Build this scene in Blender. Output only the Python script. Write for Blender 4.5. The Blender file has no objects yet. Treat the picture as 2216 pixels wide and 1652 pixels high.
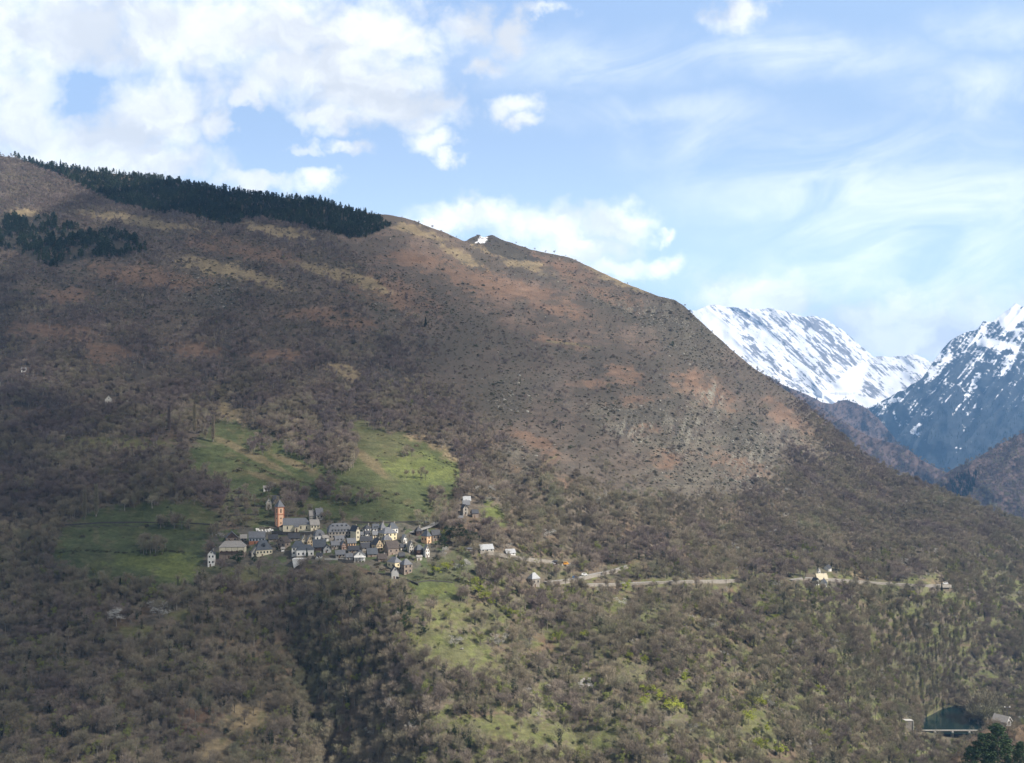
import bpy, math, random
import numpy as np
from mathutils import Vector, Matrix

R = math.radians
SC = bpy.context.scene
COL = SC.collection
random.seed(7)
RNG = np.random.default_rng(11)

# ------------------------------------------------------------------ camera, sun, sky, exposure
F, HZ, CU = 1919.0, 950.0, 1108.0            # focal length, horizon row and centre column of the 2216 x 1652 photograph
cam = bpy.data.cameras.new('camera')
cam_ob = bpy.data.objects.new('camera', cam); COL.objects.link(cam_ob)
cam.sensor_fit = 'HORIZONTAL'; cam.sensor_width = 36.0; cam.lens = F / 2216 * 36
cam.shift_y = (HZ - 826) / 2216
cam.clip_start = 1; cam.clip_end = 60000
cam_ob.location = (0, 0, 0); cam_ob.rotation_euler = (R(90), 0, 0)
SC.camera = cam_ob

SUN_EL = 40.0
SUN_H = Vector((0.90, -0.40, 0)).normalized()
SUN = Vector((SUN_H.x * math.cos(R(SUN_EL)), SUN_H.y * math.cos(R(SUN_EL)), math.sin(R(SUN_EL))))
sun = bpy.data.lights.new('sun', 'SUN'); sun.energy = 5.0; sun.angle = R(0.53); sun.color = (1.0, 0.925, 0.83)
sun_ob = bpy.data.objects.new('sun', sun); COL.objects.link(sun_ob)
sun_ob.rotation_euler = SUN.to_track_quat('Z', 'Y').to_euler()

SC.view_settings.view_transform = 'Standard'; SC.view_settings.look = 'None'
SC.view_settings.exposure = 0.75; SC.view_settings.gamma = 1.0
SC.render.engine = 'CYCLES'
SC.cycles.max_bounces = 5; SC.cycles.diffuse_bounces = 2; SC.cycles.transparent_max_bounces = 8
SC.cycles.volume_bounces = 0
SC.cycles.use_denoising = True; SC.cycles.denoiser = 'OPENIMAGEDENOISE'; SC.cycles.denoising_prefilter = 'ACCURATE'; SC.cycles.denoising_input_passes = 'RGB_ALBEDO_NORMAL'


def new_world():
    w = bpy.data.worlds.new('World'); SC.world = w; w.use_nodes = True
    nt = w.node_tree; N = nt.nodes; L = nt.links
    for n in list(N): N.remove(n)
    out = N.new('ShaderNodeOutputWorld'); bg = N.new('ShaderNodeBackground'); L.new(bg.outputs[0], out.inputs[0])
    sky = N.new('ShaderNodeTexSky'); sky.sky_type = 'NISHITA'; sky.sun_disc = False
    sky.sun_elevation = R(SUN_EL); sky.sun_rotation = math.atan2(SUN.x, SUN.y)
    sky.altitude = 800; sky.air_density = 1.0; sky.dust_density = 0.4; sky.ozone_density = 1.5
    tc = N.new('ShaderNodeTexCoord')
    sep = N.new('ShaderNodeSeparateXYZ'); L.new(tc.outputs['Generated'], sep.inputs[0])

    def M(op, a, b=None, c=None, clamp=False):
        n = N.new('ShaderNodeMath'); n.operation = op; n.use_clamp = clamp
        for i, x in enumerate((a, b, c)):
            if x is None: continue
            if isinstance(x, (int, float)): n.inputs[i].default_value = x
            else: L.new(x, n.inputs[i])
        return n.outputs[0]

    def V(op, a, b=None, c=None):
        n = N.new('ShaderNodeVectorMath'); n.operation = op
        for i, x in enumerate((a, b, c)):
            if x is None: continue
            if isinstance(x, tuple): n.inputs[i].default_value = x
            else: L.new(x, n.inputs[i])
        return n.outputs['Value' if op == 'LENGTH' else 'Vector']

    def mixc(f, a, b):
        n = N.new('ShaderNodeMix'); n.data_type = 'RGBA'
        if isinstance(f, float): n.inputs[0].default_value = f
        else: L.new(f, n.inputs[0])
        for s, x in ((6, a), (7, b)):
            if isinstance(x, tuple): n.inputs[s].default_value = x
            else: L.new(x, n.inputs[s])
        return n.outputs[2]

    def smooth(x, a, b, o0=0.0, o1=1.0):
        n = N.new('ShaderNodeMapRange'); n.interpolation_type = 'SMOOTHSTEP'
        L.new(x, n.inputs[0])
        for i, v in zip((1, 2, 3, 4), (a, b, o0, o1)): n.inputs[i].default_value = v
        return n.outputs[0]

    def noise(vec, scale, detail, rough=0.55, dist=0.0):
        n = N.new('ShaderNodeTexNoise'); n.inputs['Scale'].default_value = scale; n.inputs['Detail'].default_value = detail
        n.inputs['Roughness'].default_value = rough; n.inputs['Distortion'].default_value = dist
        L.new(vec, n.inputs['Vector']); return n

    # direction -> a flat sky chart facing north; units are hundredths of the focal length
    y = M('MAXIMUM', sep.outputs[1], 0.06)
    cx = M('DIVIDE', sep.outputs[0], y); cz = M('DIVIDE', sep.outputs[2], y)
    comb = N.new('ShaderNodeCombineXYZ'); L.new(cx, comb.inputs[0]); L.new(cz, comb.inputs[1])
    p = V('MULTIPLY', comb.outputs[0], (F / 100, F / 100, 0))
    w1 = noise(p, 0.9, 6, 0.6); w2 = noise(p, 3.2, 5, 0.62)
    w3 = noise(p, 1.25, 6, 0.55, 0.3)
    o1 = V('MULTIPLY', V('SUBTRACT', w1.outputs['Color'], (.5, .5, .5)), (1.5, 1.0, 0))
    o2 = V('MULTIPLY', V('SUBTRACT', w2.outputs['Color'], (.5, .5, .5)), (0.40, 0.32, 0))
    pw = V('ADD', V('ADD', p, o1), o2)
    q = lambda u, v: ((u - CU) / 100, (HZ - v) / 100)

    def chain(pv, blobs):
        d = None
        for (u, v, a, b, *wt) in blobs:
            c = q(u, v); s = (100 / a, 100 / b)
            ln = V('LENGTH', V('MULTIPLY_ADD', pv, (s[0], s[1], 0), (-c[0] * s[0], -c[1] * s[1], 0)))
            if wt: ln = M('ADD', ln, wt[0])
            d = ln if d is None else M('MINIMUM', d, ln)
        return d
    cumulus = [(-60, 60, 230, 170), (150, 60, 260, 120), (390, 70, 260, 110), (60, 250, 130, 120), (330, 250, 160, 85),
               (180, 300, 260, 70), (470, 272, 55, 34), (620, 60, 180, 85), (780, 70, 170, 70), (880, 95, 75, 45), (690, 150, 220, 80),
               (800, 200, 170, 70), (880, 240, 120, 42), (730, 262, 110, 30), (545, 205, 40, 34), (280, 350, 220, 50), (560, 392, 95, 30),
               (692, 395, 44, 34), (940, 308, 55, 26), (968, 340, 36, 16), (1115, 78, 46, 46), (1010, 60, 60, 60, .3), (1040, 148, 55, 26, .25),
               (1120, 232, 56, 26, .1), (1135, 268, 36, 16, .15), (1592, 22, 60, 46, .05), (1010, 462, 120, 34), (930, 480, 60, 22, .1), (1190, 490, 110, 48),
               (1330, 480, 90, 42), (1250, 540, 110, 50), (1330, 580, 80, 30), (1445, 507, 30, 15, .1), (1420, 575, 55, 22, .2),
               (1640, 652, 150, 52), (1720, 660, 60, 26, .1), (2040, 715, 270, 80), (1880, 692, 170, 52, .05), (2230, 700, 160, 60), (1180, 20, 70, 20, .4), (640, 330, 60, 14, .25), (740, 318, 70, 16, .25)]
    d = M('ADD', chain(pw, cumulus), M('ADD', M('MULTIPLY_ADD', w3.outputs['Fac'], 1.7, -0.85), M('MULTIPLY_ADD', w2.outputs['Fac'], 0.35, -0.17)))
    hole = chain(pw, [(180, 200, 70, 42), (575, 278, 70, 34, .1), (630, 350, 90, 26, .1)])
    dens = M('SUBTRACT', smooth(d, 0.35, 1.48, 1, 0), smooth(hole, 0.1, 1.9, .62, 0), clamp=True)
    # thin high cirrus streaks, stretched along their drift
    rot = N.new('ShaderNodeVectorRotate'); rot.rotation_type = 'Z_AXIS'; rot.inputs['Angle'].default_value = R(-14); L.new(p, rot.inputs['Vector'])
    st = V('MULTIPLY', rot.outputs[0], (0.42, 1.05, 0))
    c1 = noise(st, 0.75, 7, 0.62, 0.9); c2 = noise(V('MULTIPLY', p, (0.5, 0.8, 0)), 0.45, 4)
    cm = chain(V('ADD', p, V('MULTIPLY', o1, (1.6, 1, 0))), [(1850, 400, 330, 110, .1), (2080, 400, 240, 120, 0), (1960, 520, 320, 100, .1), (2150, 200, 220, 70, .25), (1900, 600, 420, 60, .3), (2200, 60, 200, 60, .35),
             (1700, 440, 170, 60, .2), (1280, 130, 380, 80, .5), (1450, 250, 420, 60, .6), (1700, 120, 400, 70, .5), (2100, 640, 300, 60, .2), (1500, 300, 300, 160, .85)])
    cir = M('MULTIPLY', smooth(c1.outputs['Fac'], 0.26, 0.72), smooth(cm, 0.35, 1.8, 1, 0))
    cir = M('MULTIPLY', cir, smooth(c2.outputs['Fac'], 0.25, 0.6, 0.6, 1.0), clamp=True)
    sh = noise(V('MULTIPLY', pw, (1, 1.5, 0)), 0.42, 6, 0.55, 0.4)
    lit = smooth(sh.outputs['Fac'], 0.36, 0.60)
    ccol = mixc(lit, (0.74, 0.765, 0.80, 1), (1.05, 1.06, 1.05, 1))
    base = mixc(0.72, sky_scaled(N, L, sky), sky_chart(N, L, M, mixc, smooth, cz, cx))
    c = mixc(M('MULTIPLY', cir, 0.9), base, (0.98, 1.03, 1.06, 1))
    c = mixc(dens, c, ccol)
    bright = N.new('ShaderNodeVectorMath'); bright.operation = 'SCALE'; L.new(c, bright.inputs[0]); L.new(smooth(cz, 0.38, 0.12, 0.78, 1.22), bright.inputs['Scale']); c = bright.outputs['Vector']
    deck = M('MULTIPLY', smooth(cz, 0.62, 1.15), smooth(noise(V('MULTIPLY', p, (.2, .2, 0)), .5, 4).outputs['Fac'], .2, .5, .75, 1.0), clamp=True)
    c = mixc(deck, c, (0.23, 0.235, 0.25, 1))          # unseen grey cloud deck added overhead to dim the sky's fill light
    bg.inputs['Strength'].default_value = 0.1
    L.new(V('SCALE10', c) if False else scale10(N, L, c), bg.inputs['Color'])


def scale10(N, L, c):
    n = N.new('ShaderNodeVectorMath'); n.operation = 'SCALE'; n.inputs['Scale'].default_value = 10.0
    L.new(c, n.inputs[0]); return n.outputs['Vector']


def sky_scaled(N, L, sky):
    n = N.new('ShaderNodeVectorMath'); n.operation = 'SCALE'; n.inputs['Scale'].default_value = 0.13
    L.new(sky.outputs[0], n.inputs[0]); return n.outputs['Vector']


def sky_chart(N, L, M, mixc, smooth, cz, cx):
    # pale spring blue: whiter low down, deeper and a touch violet high up
    low = mixc(smooth(cz, 0.05, 0.55), (0.67, 0.80, 0.95, 1), (0.45, 0.635, 0.97, 1))
    return mixc(smooth(cx, -0.2, 0.7, 0.0, 0.45), low, (0.60, 0.77, 0.96, 1))


new_world()

# ------------------------------------------------------------------ small helpers


def tag(o, label=None, cat=None, group=None, kind=None):
    if label: o['label'] = label
    if cat: o['category'] = cat
    if group: o['group'] = group
    if kind: o['kind'] = kind
    return o


def mesh_data(name, V, T, mats, midx=None, smooth=False, quads=None):
    """V (n,3), T (m,3) triangles or quads (m,4)."""
    me = bpy.data.meshes.new(name)
    V = np.asarray(V, dtype=np.float32); T = np.asarray(T, dtype=np.int32)
    k = T.shape[1]
    me.vertices.add(len(V)); me.vertices.foreach_set('co', V.ravel())
    me.loops.add(T.size); me.loops.foreach_set('vertex_index', T.ravel())
    me.polygons.add(len(T)); me.polygons.foreach_set('loop_start', np.arange(0, T.size, k, dtype=np.int32))
    if midx is not None: me.polygons.foreach_set('material_index', np.asarray(midx, dtype=np.int32))
    me.polygons.foreach_set('use_smooth', np.full(len(T), smooth))
    for m in mats: me.materials.append(m)
    me.update(calc_edges=True)
    return me


def link(name, me, parent=None, loc=None, rotz=0.0):
    o = bpy.data.objects.new(name, me); COL.objects.link(o)
    if parent is not None: o.parent = parent
    if loc is not None: o.location = loc
    if rotz: o.rotation_euler = (0, 0, rotz)
    return o


class MB:
    """Collects polygons of any size, builds ONE mesh object."""
    def __init__(s): s.v = []; s.f = []; s.m = []; s.mats = []
    def mi(s, mat):
        if mat not in s.mats: s.mats.append(mat)
        return s.mats.index(mat)
    def poly(s, pts, mat):
        i = len(s.v); s.v.extend([tuple(p) for p in pts]); s.f.append(tuple(range(i, i + len(pts)))); s.m.append(s.mi(mat))
    def solid(s, pts, faces, mat):
        i = len(s.v); s.v.extend([tuple(p) for p in pts])
        for f in faces: s.f.append(tuple(i + k for k in f)); s.m.append(s.mi(mat))
    def box(s, x0, x1, y0, y1, z0, z1, mat):
        P = [(x0, y0, z0), (x1, y0, z0), (x1, y1, z0), (x0, y1, z0), (x0, y0, z1), (x1, y0, z1), (x1, y1, z1), (x0, y1, z1)]
        s.solid(P, [(0, 3, 2, 1), (4, 5, 6, 7), (0, 1, 5, 4), (1, 2, 6, 5), (2, 3, 7, 6), (3, 0, 4, 7)], mat)
    def tube(s, p0, p1, r0, r1, mat, n=6):
        p0, p1 = Vector(p0), Vector(p1); d = (p1 - p0).normalized()
        a = d.orthogonal().normalized(); b = d.cross(a)
        P = [p0 + (a * math.cos(t) + b * math.sin(t)) * r0 for t in [2 * math.pi * k / n for k in range(n)]]
        P += [p1 + (a * math.cos(t) + b * math.sin(t)) * r1 for t in [2 * math.pi * k / n for k in range(n)]]
        Fc = [(k, (k + 1) % n, n + (k + 1) % n, n + k) for k in range(n)] + [tuple(range(n - 1, -1, -1)), tuple(range(n, 2 * n))]
        s.solid(P, Fc, mat)
    def build(s, name, parent=None, loc=None, rotz=0.0):
        me = bpy.data.meshes.new(name); me.from_pydata(s.v, [], s.f)
        for m in s.mats: me.materials.append(m)
        me.polygons.foreach_set('material_index', s.m); me.update()
        return link(name, me, parent, loc, rotz)


def empty(name, loc, rotz=0.0):
    o = bpy.data.objects.new(name, None); COL.objects.link(o); o.location = loc; o.rotation_euler = (0, 0, rotz)
    o.empty_display_size = 1.0
    return o

# ------------------------------------------------------------------ materials


class NT:
    def __init__(s, name):
        s.mat = bpy.data.materials.new(name); s.mat.use_nodes = True
        s.nt = s.mat.node_tree; s.N = s.nt.nodes; s.L = s.nt.links
        for n in list(s.N): s.N.remove(n)
        s.out = s.N.new('ShaderNodeOutputMaterial'); s.b = s.N.new('ShaderNodeBsdfPrincipled')
        s.L.new(s.b.outputs[0], s.out.inputs[0]); s.b.inputs['Specular IOR Level'].default_value = 0.15
        s.b.inputs['Roughness'].default_value = 0.9
    def node(s, t, **kw):
        n = s.N.new(t)
        for k, v in kw.items(): setattr(n, k, v)
        return n
    def noise(s, vec, scale, detail=4, rough=0.6):
        n = s.N.new('ShaderNodeTexNoise'); n.inputs['Scale'].default_value = scale; n.inputs['Detail'].default_value = detail
        n.inputs['Roughness'].default_value = rough
        if vec is not None: s.L.new(vec, n.inputs['Vector'])
        return n.outputs['Fac']
    def rng(s, x, a, b, c, d):
        n = s.N.new('ShaderNodeMapRange'); s.L.new(x, n.inputs[0])
        for i, v in zip((1, 2, 3, 4), (a, b, c, d)): n.inputs[i].default_value = v
        return n.outputs[0]
    def mix(s, f, a, b, mode='MIX'):
        n = s.N.new('ShaderNodeMix'); n.data_type = 'RGBA'; n.blend_type = mode
        if isinstance(f, (int, float)): n.inputs[0].default_value = f
        else: s.L.new(f, n.inputs[0])
        for k, x in ((6, a), (7, b)):
            if isinstance(x, tuple): n.inputs[k].default_value = x if len(x) == 4 else (*x, 1)
            else: s.L.new(x, n.inputs[k])
        return n.outputs[2]
    def mul(s, a, b):
        n = s.N.new('ShaderNodeMath'); n.operation = 'MULTIPLY'
        for i, x in enumerate((a, b)):
            if isinstance(x, (int, float)): n.inputs[i].default_value = x
            else: s.L.new(x, n.inputs[i])
        return n.outputs[0]
    def scaled(s, col, fac):
        n = s.N.new('ShaderNodeVectorMath'); n.operation = 'SCALE'
        if isinstance(col, tuple): n.inputs[0].default_value = col[:3]
        else: s.L.new(col, n.inputs[0])
        s.L.new(fac, n.inputs['Scale']); return n.outputs[0]
    def bump(s, h, dist, strength=1.0):
        n = s.N.new('ShaderNodeBump'); n.inputs['Strength'].default_value = strength; n.inputs['Distance'].default_value = dist
        s.L.new(h, n.inputs['Height']); s.L.new(n.outputs[0], s.b.inputs['Normal'])


def mat_plain(name, col, var=0.25, scale=0.6, rough=0.9, tint=None):
    """Weathered paint, render, slate, wood: blotchy procedural colour."""
    m = NT(name); g = m.node('ShaderNodeNewGeometry').outputs['Position']
    a = m.noise(g, scale, 5, 0.65)
    c = m.scaled((*col, 1), m.rng(a, 0.25, 0.75, 1 - var, 1 + var))
    if tint: c = m.mix(m.rng(m.noise(g, scale * 0.37, 3), 0.42, 0.66, 0, 0.6), c, tint)
    m.L.new(c, m.b.inputs['Base Color']); m.b.inputs['Roughness'].default_value = rough
    return m.mat


def mat_rand(name, cols, var=0.3, alt=False):
    """Colour picked per plant, with a soft drift over the hillside."""
    m = NT(name); oi = m.node('ShaderNodeObjectInfo')
    r = m.node('ShaderNodeValToRGB'); r.color_ramp.interpolation = 'LINEAR'
    el = r.color_ramp.elements
    while len(el) < len(cols): el.new(0.5)
    for i, c in enumerate(cols): el[i].position = i / max(1, len(cols) - 1); el[i].color = (*c, 1)
    n = m.noise(oi.outputs['Location'], 0.012, 3)
    ad = m.node('ShaderNodeMath', operation='ADD'); m.L.new(m.mul(oi.outputs['Random'], 0.55), ad.inputs[0]); m.L.new(m.rng(n, 0.32, 0.68, -0.25, 0.7), ad.inputs[1])
    ro = ad.outputs[0]
    if alt:                                            # purple birch and beech high up, olive lichened oak low down
        sx = m.node('ShaderNodeSeparateXYZ'); m.L.new(oi.outputs['Location'], sx.inputs[0]); a3 = m.node('ShaderNodeMath', operation='ADD'); m.L.new(ro, a3.inputs[0]); m.L.new(m.rng(sx.outputs[2], -220, 160, .22, -.42), a3.inputs[1]); ro = a3.outputs[0]
    m.L.new(ro, r.inputs[0])
    wn = m.node('ShaderNodeTexWhiteNoise'); wn.noise_dimensions = '1D'; m.L.new(oi.outputs['Random'], wn.inputs['W'])
    c = m.scaled(m.scaled(r.outputs[0], m.rng(wn.outputs['Value'], 0, 1, 1 - var, 1 + var)), m.rng(m.noise(oi.outputs['Location'], 0.022, 4, 0.65), 0.28, 0.72, 0.62, 1.38))
    m.L.new(c, m.b.inputs['Base Color']); m.b.inputs['Specular IOR Level'].default_value = 0.05
    return m.mat


def mat_ground(name, fine=1.0, dark=(0.066, 0.058, 0.046), bump=1.2):
    m = NT(name)
    at = m.node('ShaderNodeAttribute'); at.attribute_name = 'cover'
    g = m.node('ShaderNodeNewGeometry').outputs['Position']
    n1 = m.noise(g, 0.045 * fine, 6, 0.7); n2 = m.noise(g, 0.35 * fine, 5, 0.7)
    v = m.node('ShaderNodeTexVoronoi'); v.inputs['Scale'].default_value = 0.16 * fine; m.L.new(g, v.inputs['Vector'])
    c = m.scaled(at.outputs['Color'], m.rng(n1, 0.25, 0.75, 0.62, 1.38))
    c = m.scaled(c, m.rng(n2, 0.25, 0.75, 0.7, 1.3))
    # tufts and low heath, as much of it as the land cover says (alpha)
    s = m.node('ShaderNodeMath', operation='MULTIPLY_ADD'); m.L.new(m.rng(n2, 0.3, 0.7, 0, 1), s.inputs[0]); s.inputs[1].default_value = 0.5
    m.L.new(m.rng(n1, 0.3, 0.7, 0, 0.5), s.inputs[2])
    th = m.node('ShaderNodeMath', operation='GREATER_THAN'); m.L.new(s.outputs[0], th.inputs[0])
    iv = m.node('ShaderNodeMath', operation='SUBTRACT'); iv.inputs[0].default_value = 1.0; m.L.new(at.outputs['Alpha'], iv.inputs[1]); m.L.new(iv.outputs[0], th.inputs[1])
    c = m.mix(m.mul(th.outputs[0], 0.8), c, dark)
    m.L.new(c, m.b.inputs['Base Color']); m.bump(n2, bump, 0.7)
    return m.mat


def mat_mountain(name, dark, snow=(0.86, 0.88, 0.92)):
    """Alpha of the land cover = snow; edge broken up by noise at two sizes."""
    m = NT(name)
    at = m.node('ShaderNodeAttribute'); at.attribute_name = 'cover'
    g = m.node('ShaderNodeNewGeometry').outputs['Position']
    n1 = m.noise(g, 0.006, 7, 0.72); n2 = m.noise(g, 0.022, 6, 0.75)
    a = m.node('ShaderNodeMath', operation='ADD'); m.L.new(at.outputs['Alpha'], a.inputs[0]); m.L.new(m.rng(n1, 0.25, 0.75, -0.28, 0.28), a.inputs[1])
    a2 = m.node('ShaderNodeMath', operation='ADD'); m.L.new(a.outputs[0], a2.inputs[0]); m.L.new(m.rng(n2, 0.25, 0.75, -0.3, 0.3), a2.inputs[1])
    f = m.rng(a2.outputs[0], 0.36, 0.68, 0, 1)
    rock = m.scaled(at.outputs['Color'], m.rng(n2, 0.25, 0.75, 0.6, 1.4))
    m.L.new(m.mix(f, rock, snow), m.b.inputs['Base Color']); m.bump(n1, 16, 0.5)
    return m.mat

# ------------------------------------------------------------------ noise


def vnoise(x, y, seed=0):
    x = np.asarray(x, float); y = np.asarray(y, float)
    xi = np.floor(x).astype(np.int64); yi = np.floor(y).astype(np.int64); fx = x - xi; fy = y - yi
    fx = fx * fx * fx * (fx * (fx * 6 - 15) + 10); fy = fy * fy * fy * (fy * (fy * 6 - 15) + 10)
    def h(a, b):
        n = (a * 374761393 + b * 668265263 + seed * 1274126177) & 0xFFFFFFFF
        n = ((n ^ (n >> 13)) * 1274126177) & 0xFFFFFFFF
        return ((n ^ (n >> 16)) & 0xFFFFFF) / float(0xFFFFFF)
    return (h(xi, yi) * (1 - fx) + h(xi + 1, yi) * fx) * (1 - fy) + (h(xi, yi + 1) * (1 - fx) + h(xi + 1, yi + 1) * fx) * fy


def fbm(x, y, seed=0, oct=4, gain=0.5):
    s = 0; a = 1; t = 0
    for k in range(oct):
        s = s + a * (vnoise(x * 2 ** k, y * 2 ** k, seed + k * 17) - 0.5); t += a; a *= gain
    return s / t * 2


def sstep(x, a, b):
    t = np.clip((x - a) / (b - a), 0, 1); return t * t * (3 - 2 * t)


def inpoly(u, v, P):
    P = np.asarray(P, float); r = np.zeros(np.shape(u), bool); j = len(P) - 1
    for i in range(len(P)):
        xi, yi = P[i]; xj, yj = P[j]
        c = ((yi > v) != (yj > v)) & (u < (xj - xi) * (v - yi) / (yj - yi + 1e-9) + xi)
        r ^= c; j = i
    return r


def warp(u, v, a=10, s=28.0, seed=3):
    return u + a * fbm(u / s, v / s, seed, 4, .6), v + a * .7 * fbm(u / s, v / s, seed + 50, 4, .6)


def ell(u, v, c):
    cu, cv, ru, rv = c[:4]; a = R(c[4]) if len(c) > 4 else 0
    du, dv = u - cu, v - cv
    x = du * math.cos(a) + dv * math.sin(a); y = -du * math.sin(a) + dv * math.cos(a)
    return np.sqrt((x / ru) ** 2 + (y / rv) ** 2)


def rag(u, v, c, k):
    return ell(u, v, c) + .60 * fbm(u / 17, v / 7, 300 + k, 3, .6) + .35 * fbm(u / 5, v / 3, 340 + k, 2)


def unproj(u, v, Y): return np.stack([(u - CU) / F * Y, Y, (HZ - v) / F * Y], -1)

# ------------------------------------------------------------------ the main hillside
SIL = np.array([(-300, 290), (0, 335), (100, 356), (200, 370), (300, 382), (400, 396), (500, 415), (600, 428), (700, 436), (740, 449), (770, 458), (800, 463), (850, 466),
                (900, 480), (960, 502), (1000, 520), (1008, 522), (1020, 514), (1036, 509), (1046, 515), (1054, 512), (1065, 509), (1090, 521), (1150, 540), (1230, 557), (1280, 580), (1350, 612),
                (1420, 640), (1460, 650), (1480, 662), (1510, 690), (1560, 736), (1600, 770), (1631, 797), (1680, 832), (1731, 866), (1800, 924), (1869, 983), (1938, 1025), (2008, 1052),
                (2070, 1080), (2145, 1107), (2215, 1131), (2300, 1165), (2500, 1240)], float)
CTRL = np.array([
    (-250, 300, 1900), (0, 334, 1900), (400, 395, 1900), (700, 436, 1820), (850, 466, 1900), (1000, 520, 1900), (1065, 509, 2050), (1250, 565, 2000), (1460, 650, 1720), (1640, 800, 1600),
    (1800, 924, 1530), (1938, 1025, 1460), (2215, 1131, 1380), (2500, 1240, 1300),
    (0, 600, 1420), (400, 600, 1400), (800, 600, 1430), (1200, 650, 1600), (0, 800, 1120), (400, 800, 1120), (800, 800, 1120), (1200, 800, 1260), (1500, 800, 1430),
    (0, 1000, 870), (400, 1000, 850), (800, 1000, 830), (1200, 1000, 920), (1500, 1000, 1080), (1800, 1050, 1280),
    (0, 1150, 740), (300, 1150, 735), (500, 1150, 728), (700, 1140, 730), (900, 1140, 735), (1050, 1130, 750), (1300, 1150, 830), (1600, 1150, 980), (1900, 1150, 1170), (2200, 1250, 1180),
    (0, 1250, 675), (300, 1250, 660), (500, 1225, 662), (700, 1225, 658), (900, 1230, 658), (1050, 1200, 690), (1250, 1235, 735), (1500, 1257, 775), (1780, 1255, 850), (2000, 1265, 930), (2200, 1350, 1080),
    (0, 1400, 600), (300, 1400, 597), (600, 1400, 598), (900, 1400, 575), (1100, 1400, 595), (1350, 1400, 630), (1650, 1400, 720), (1900, 1400, 850), (2200, 1450, 1010),
    (0, 1652, 508), (400, 1652, 508), (700, 1652, 520), (1000, 1652, 505), (1400, 1652, 530), (1700, 1652, 590), (1850, 1600, 680), (1960, 1560, 810), (2000, 1530, 915), (2070, 1528, 935), (2130, 1522, 935),
    (2070, 1585, 855), (2060, 1652, 800), (2216, 1652, 790), (2300, 1540, 950),
    (0, 2050, 410), (700, 2050, 410), (1400, 2050, 430), (1900, 2050, 520), (2300, 2050, 600), (2450, 1400, 1050), (-280, 1000, 880), (-280, 1652, 520)], float)


def rbf_fit(P, val):
    d = np.hypot(P[:, None, 0] - P[None, :, 0], P[:, None, 1] - P[None, :, 1])
    K = d ** 2 * np.log(d + 1e-9); n = len(P)
    A = np.zeros((n + 3, n + 3)); A[:n, :n] = K + np.eye(n) * 0.02; A[:n, n] = 1; A[:n, n + 1:] = P; A[n, :n] = 1; A[n + 1:, :n] = P.T
    return np.linalg.solve(A, np.concatenate([val, np.zeros(3)]))


def rbf_eval(P, w, u, v):
    s = w[-3] + w[-2] * u + w[-1] * v
    for i in range(len(P)):
        d2 = (u - P[i, 0]) ** 2 + (v - P[i, 1]) ** 2
        s = s + w[i] * 0.5 * d2 * np.log(d2 + 1e-12)
    return s


CP = CTRL[:, :2] / 300.0
CW = rbf_fit(CP, np.log(CTRL[:, 2]))
VB = 2050.0
UG = np.arange(-260, 2480, 3.0); NT_ROWS = 560
SG = np.interp(UG, SIL[:, 0], SIL[:, 1]) + 1.6 * fbm(UG / 23, UG * 0, 5, 4) + 1.2 * fbm(UG / 120, UG * 0, 9, 2)
TG = np.linspace(0, 1, NT_ROWS)
TG = TG * 0.9 + 0.1 * TG ** 2
GV = SG[None, :] + (VB - SG[None, :]) * TG[:, None]; GU = np.broadcast_to(UG[None, :], GV.shape).copy()
LAKE = [(1992, 1536), (2040, 1533), (2082, 1533), (2092, 1548), (2096, 1562), (2112, 1578), (2118, 1590), (1986, 1583), (1990, 1560)]


def gully(u, v, line, width, amp, left=0.5):
    line = np.array(line, float)
    g = np.interp(v, line[:, 0], line[:, 1]); d = u - g + 6 * fbm(u / 70, v / 50, 19, 3)
    a = np.interp(v, line[:, 0], line[:, 2]) * amp
    return a * np.where(d > 0, np.clip(1 - d / width, 0, 1), np.exp(np.minimum(d, 0) / (width * left)))


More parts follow.
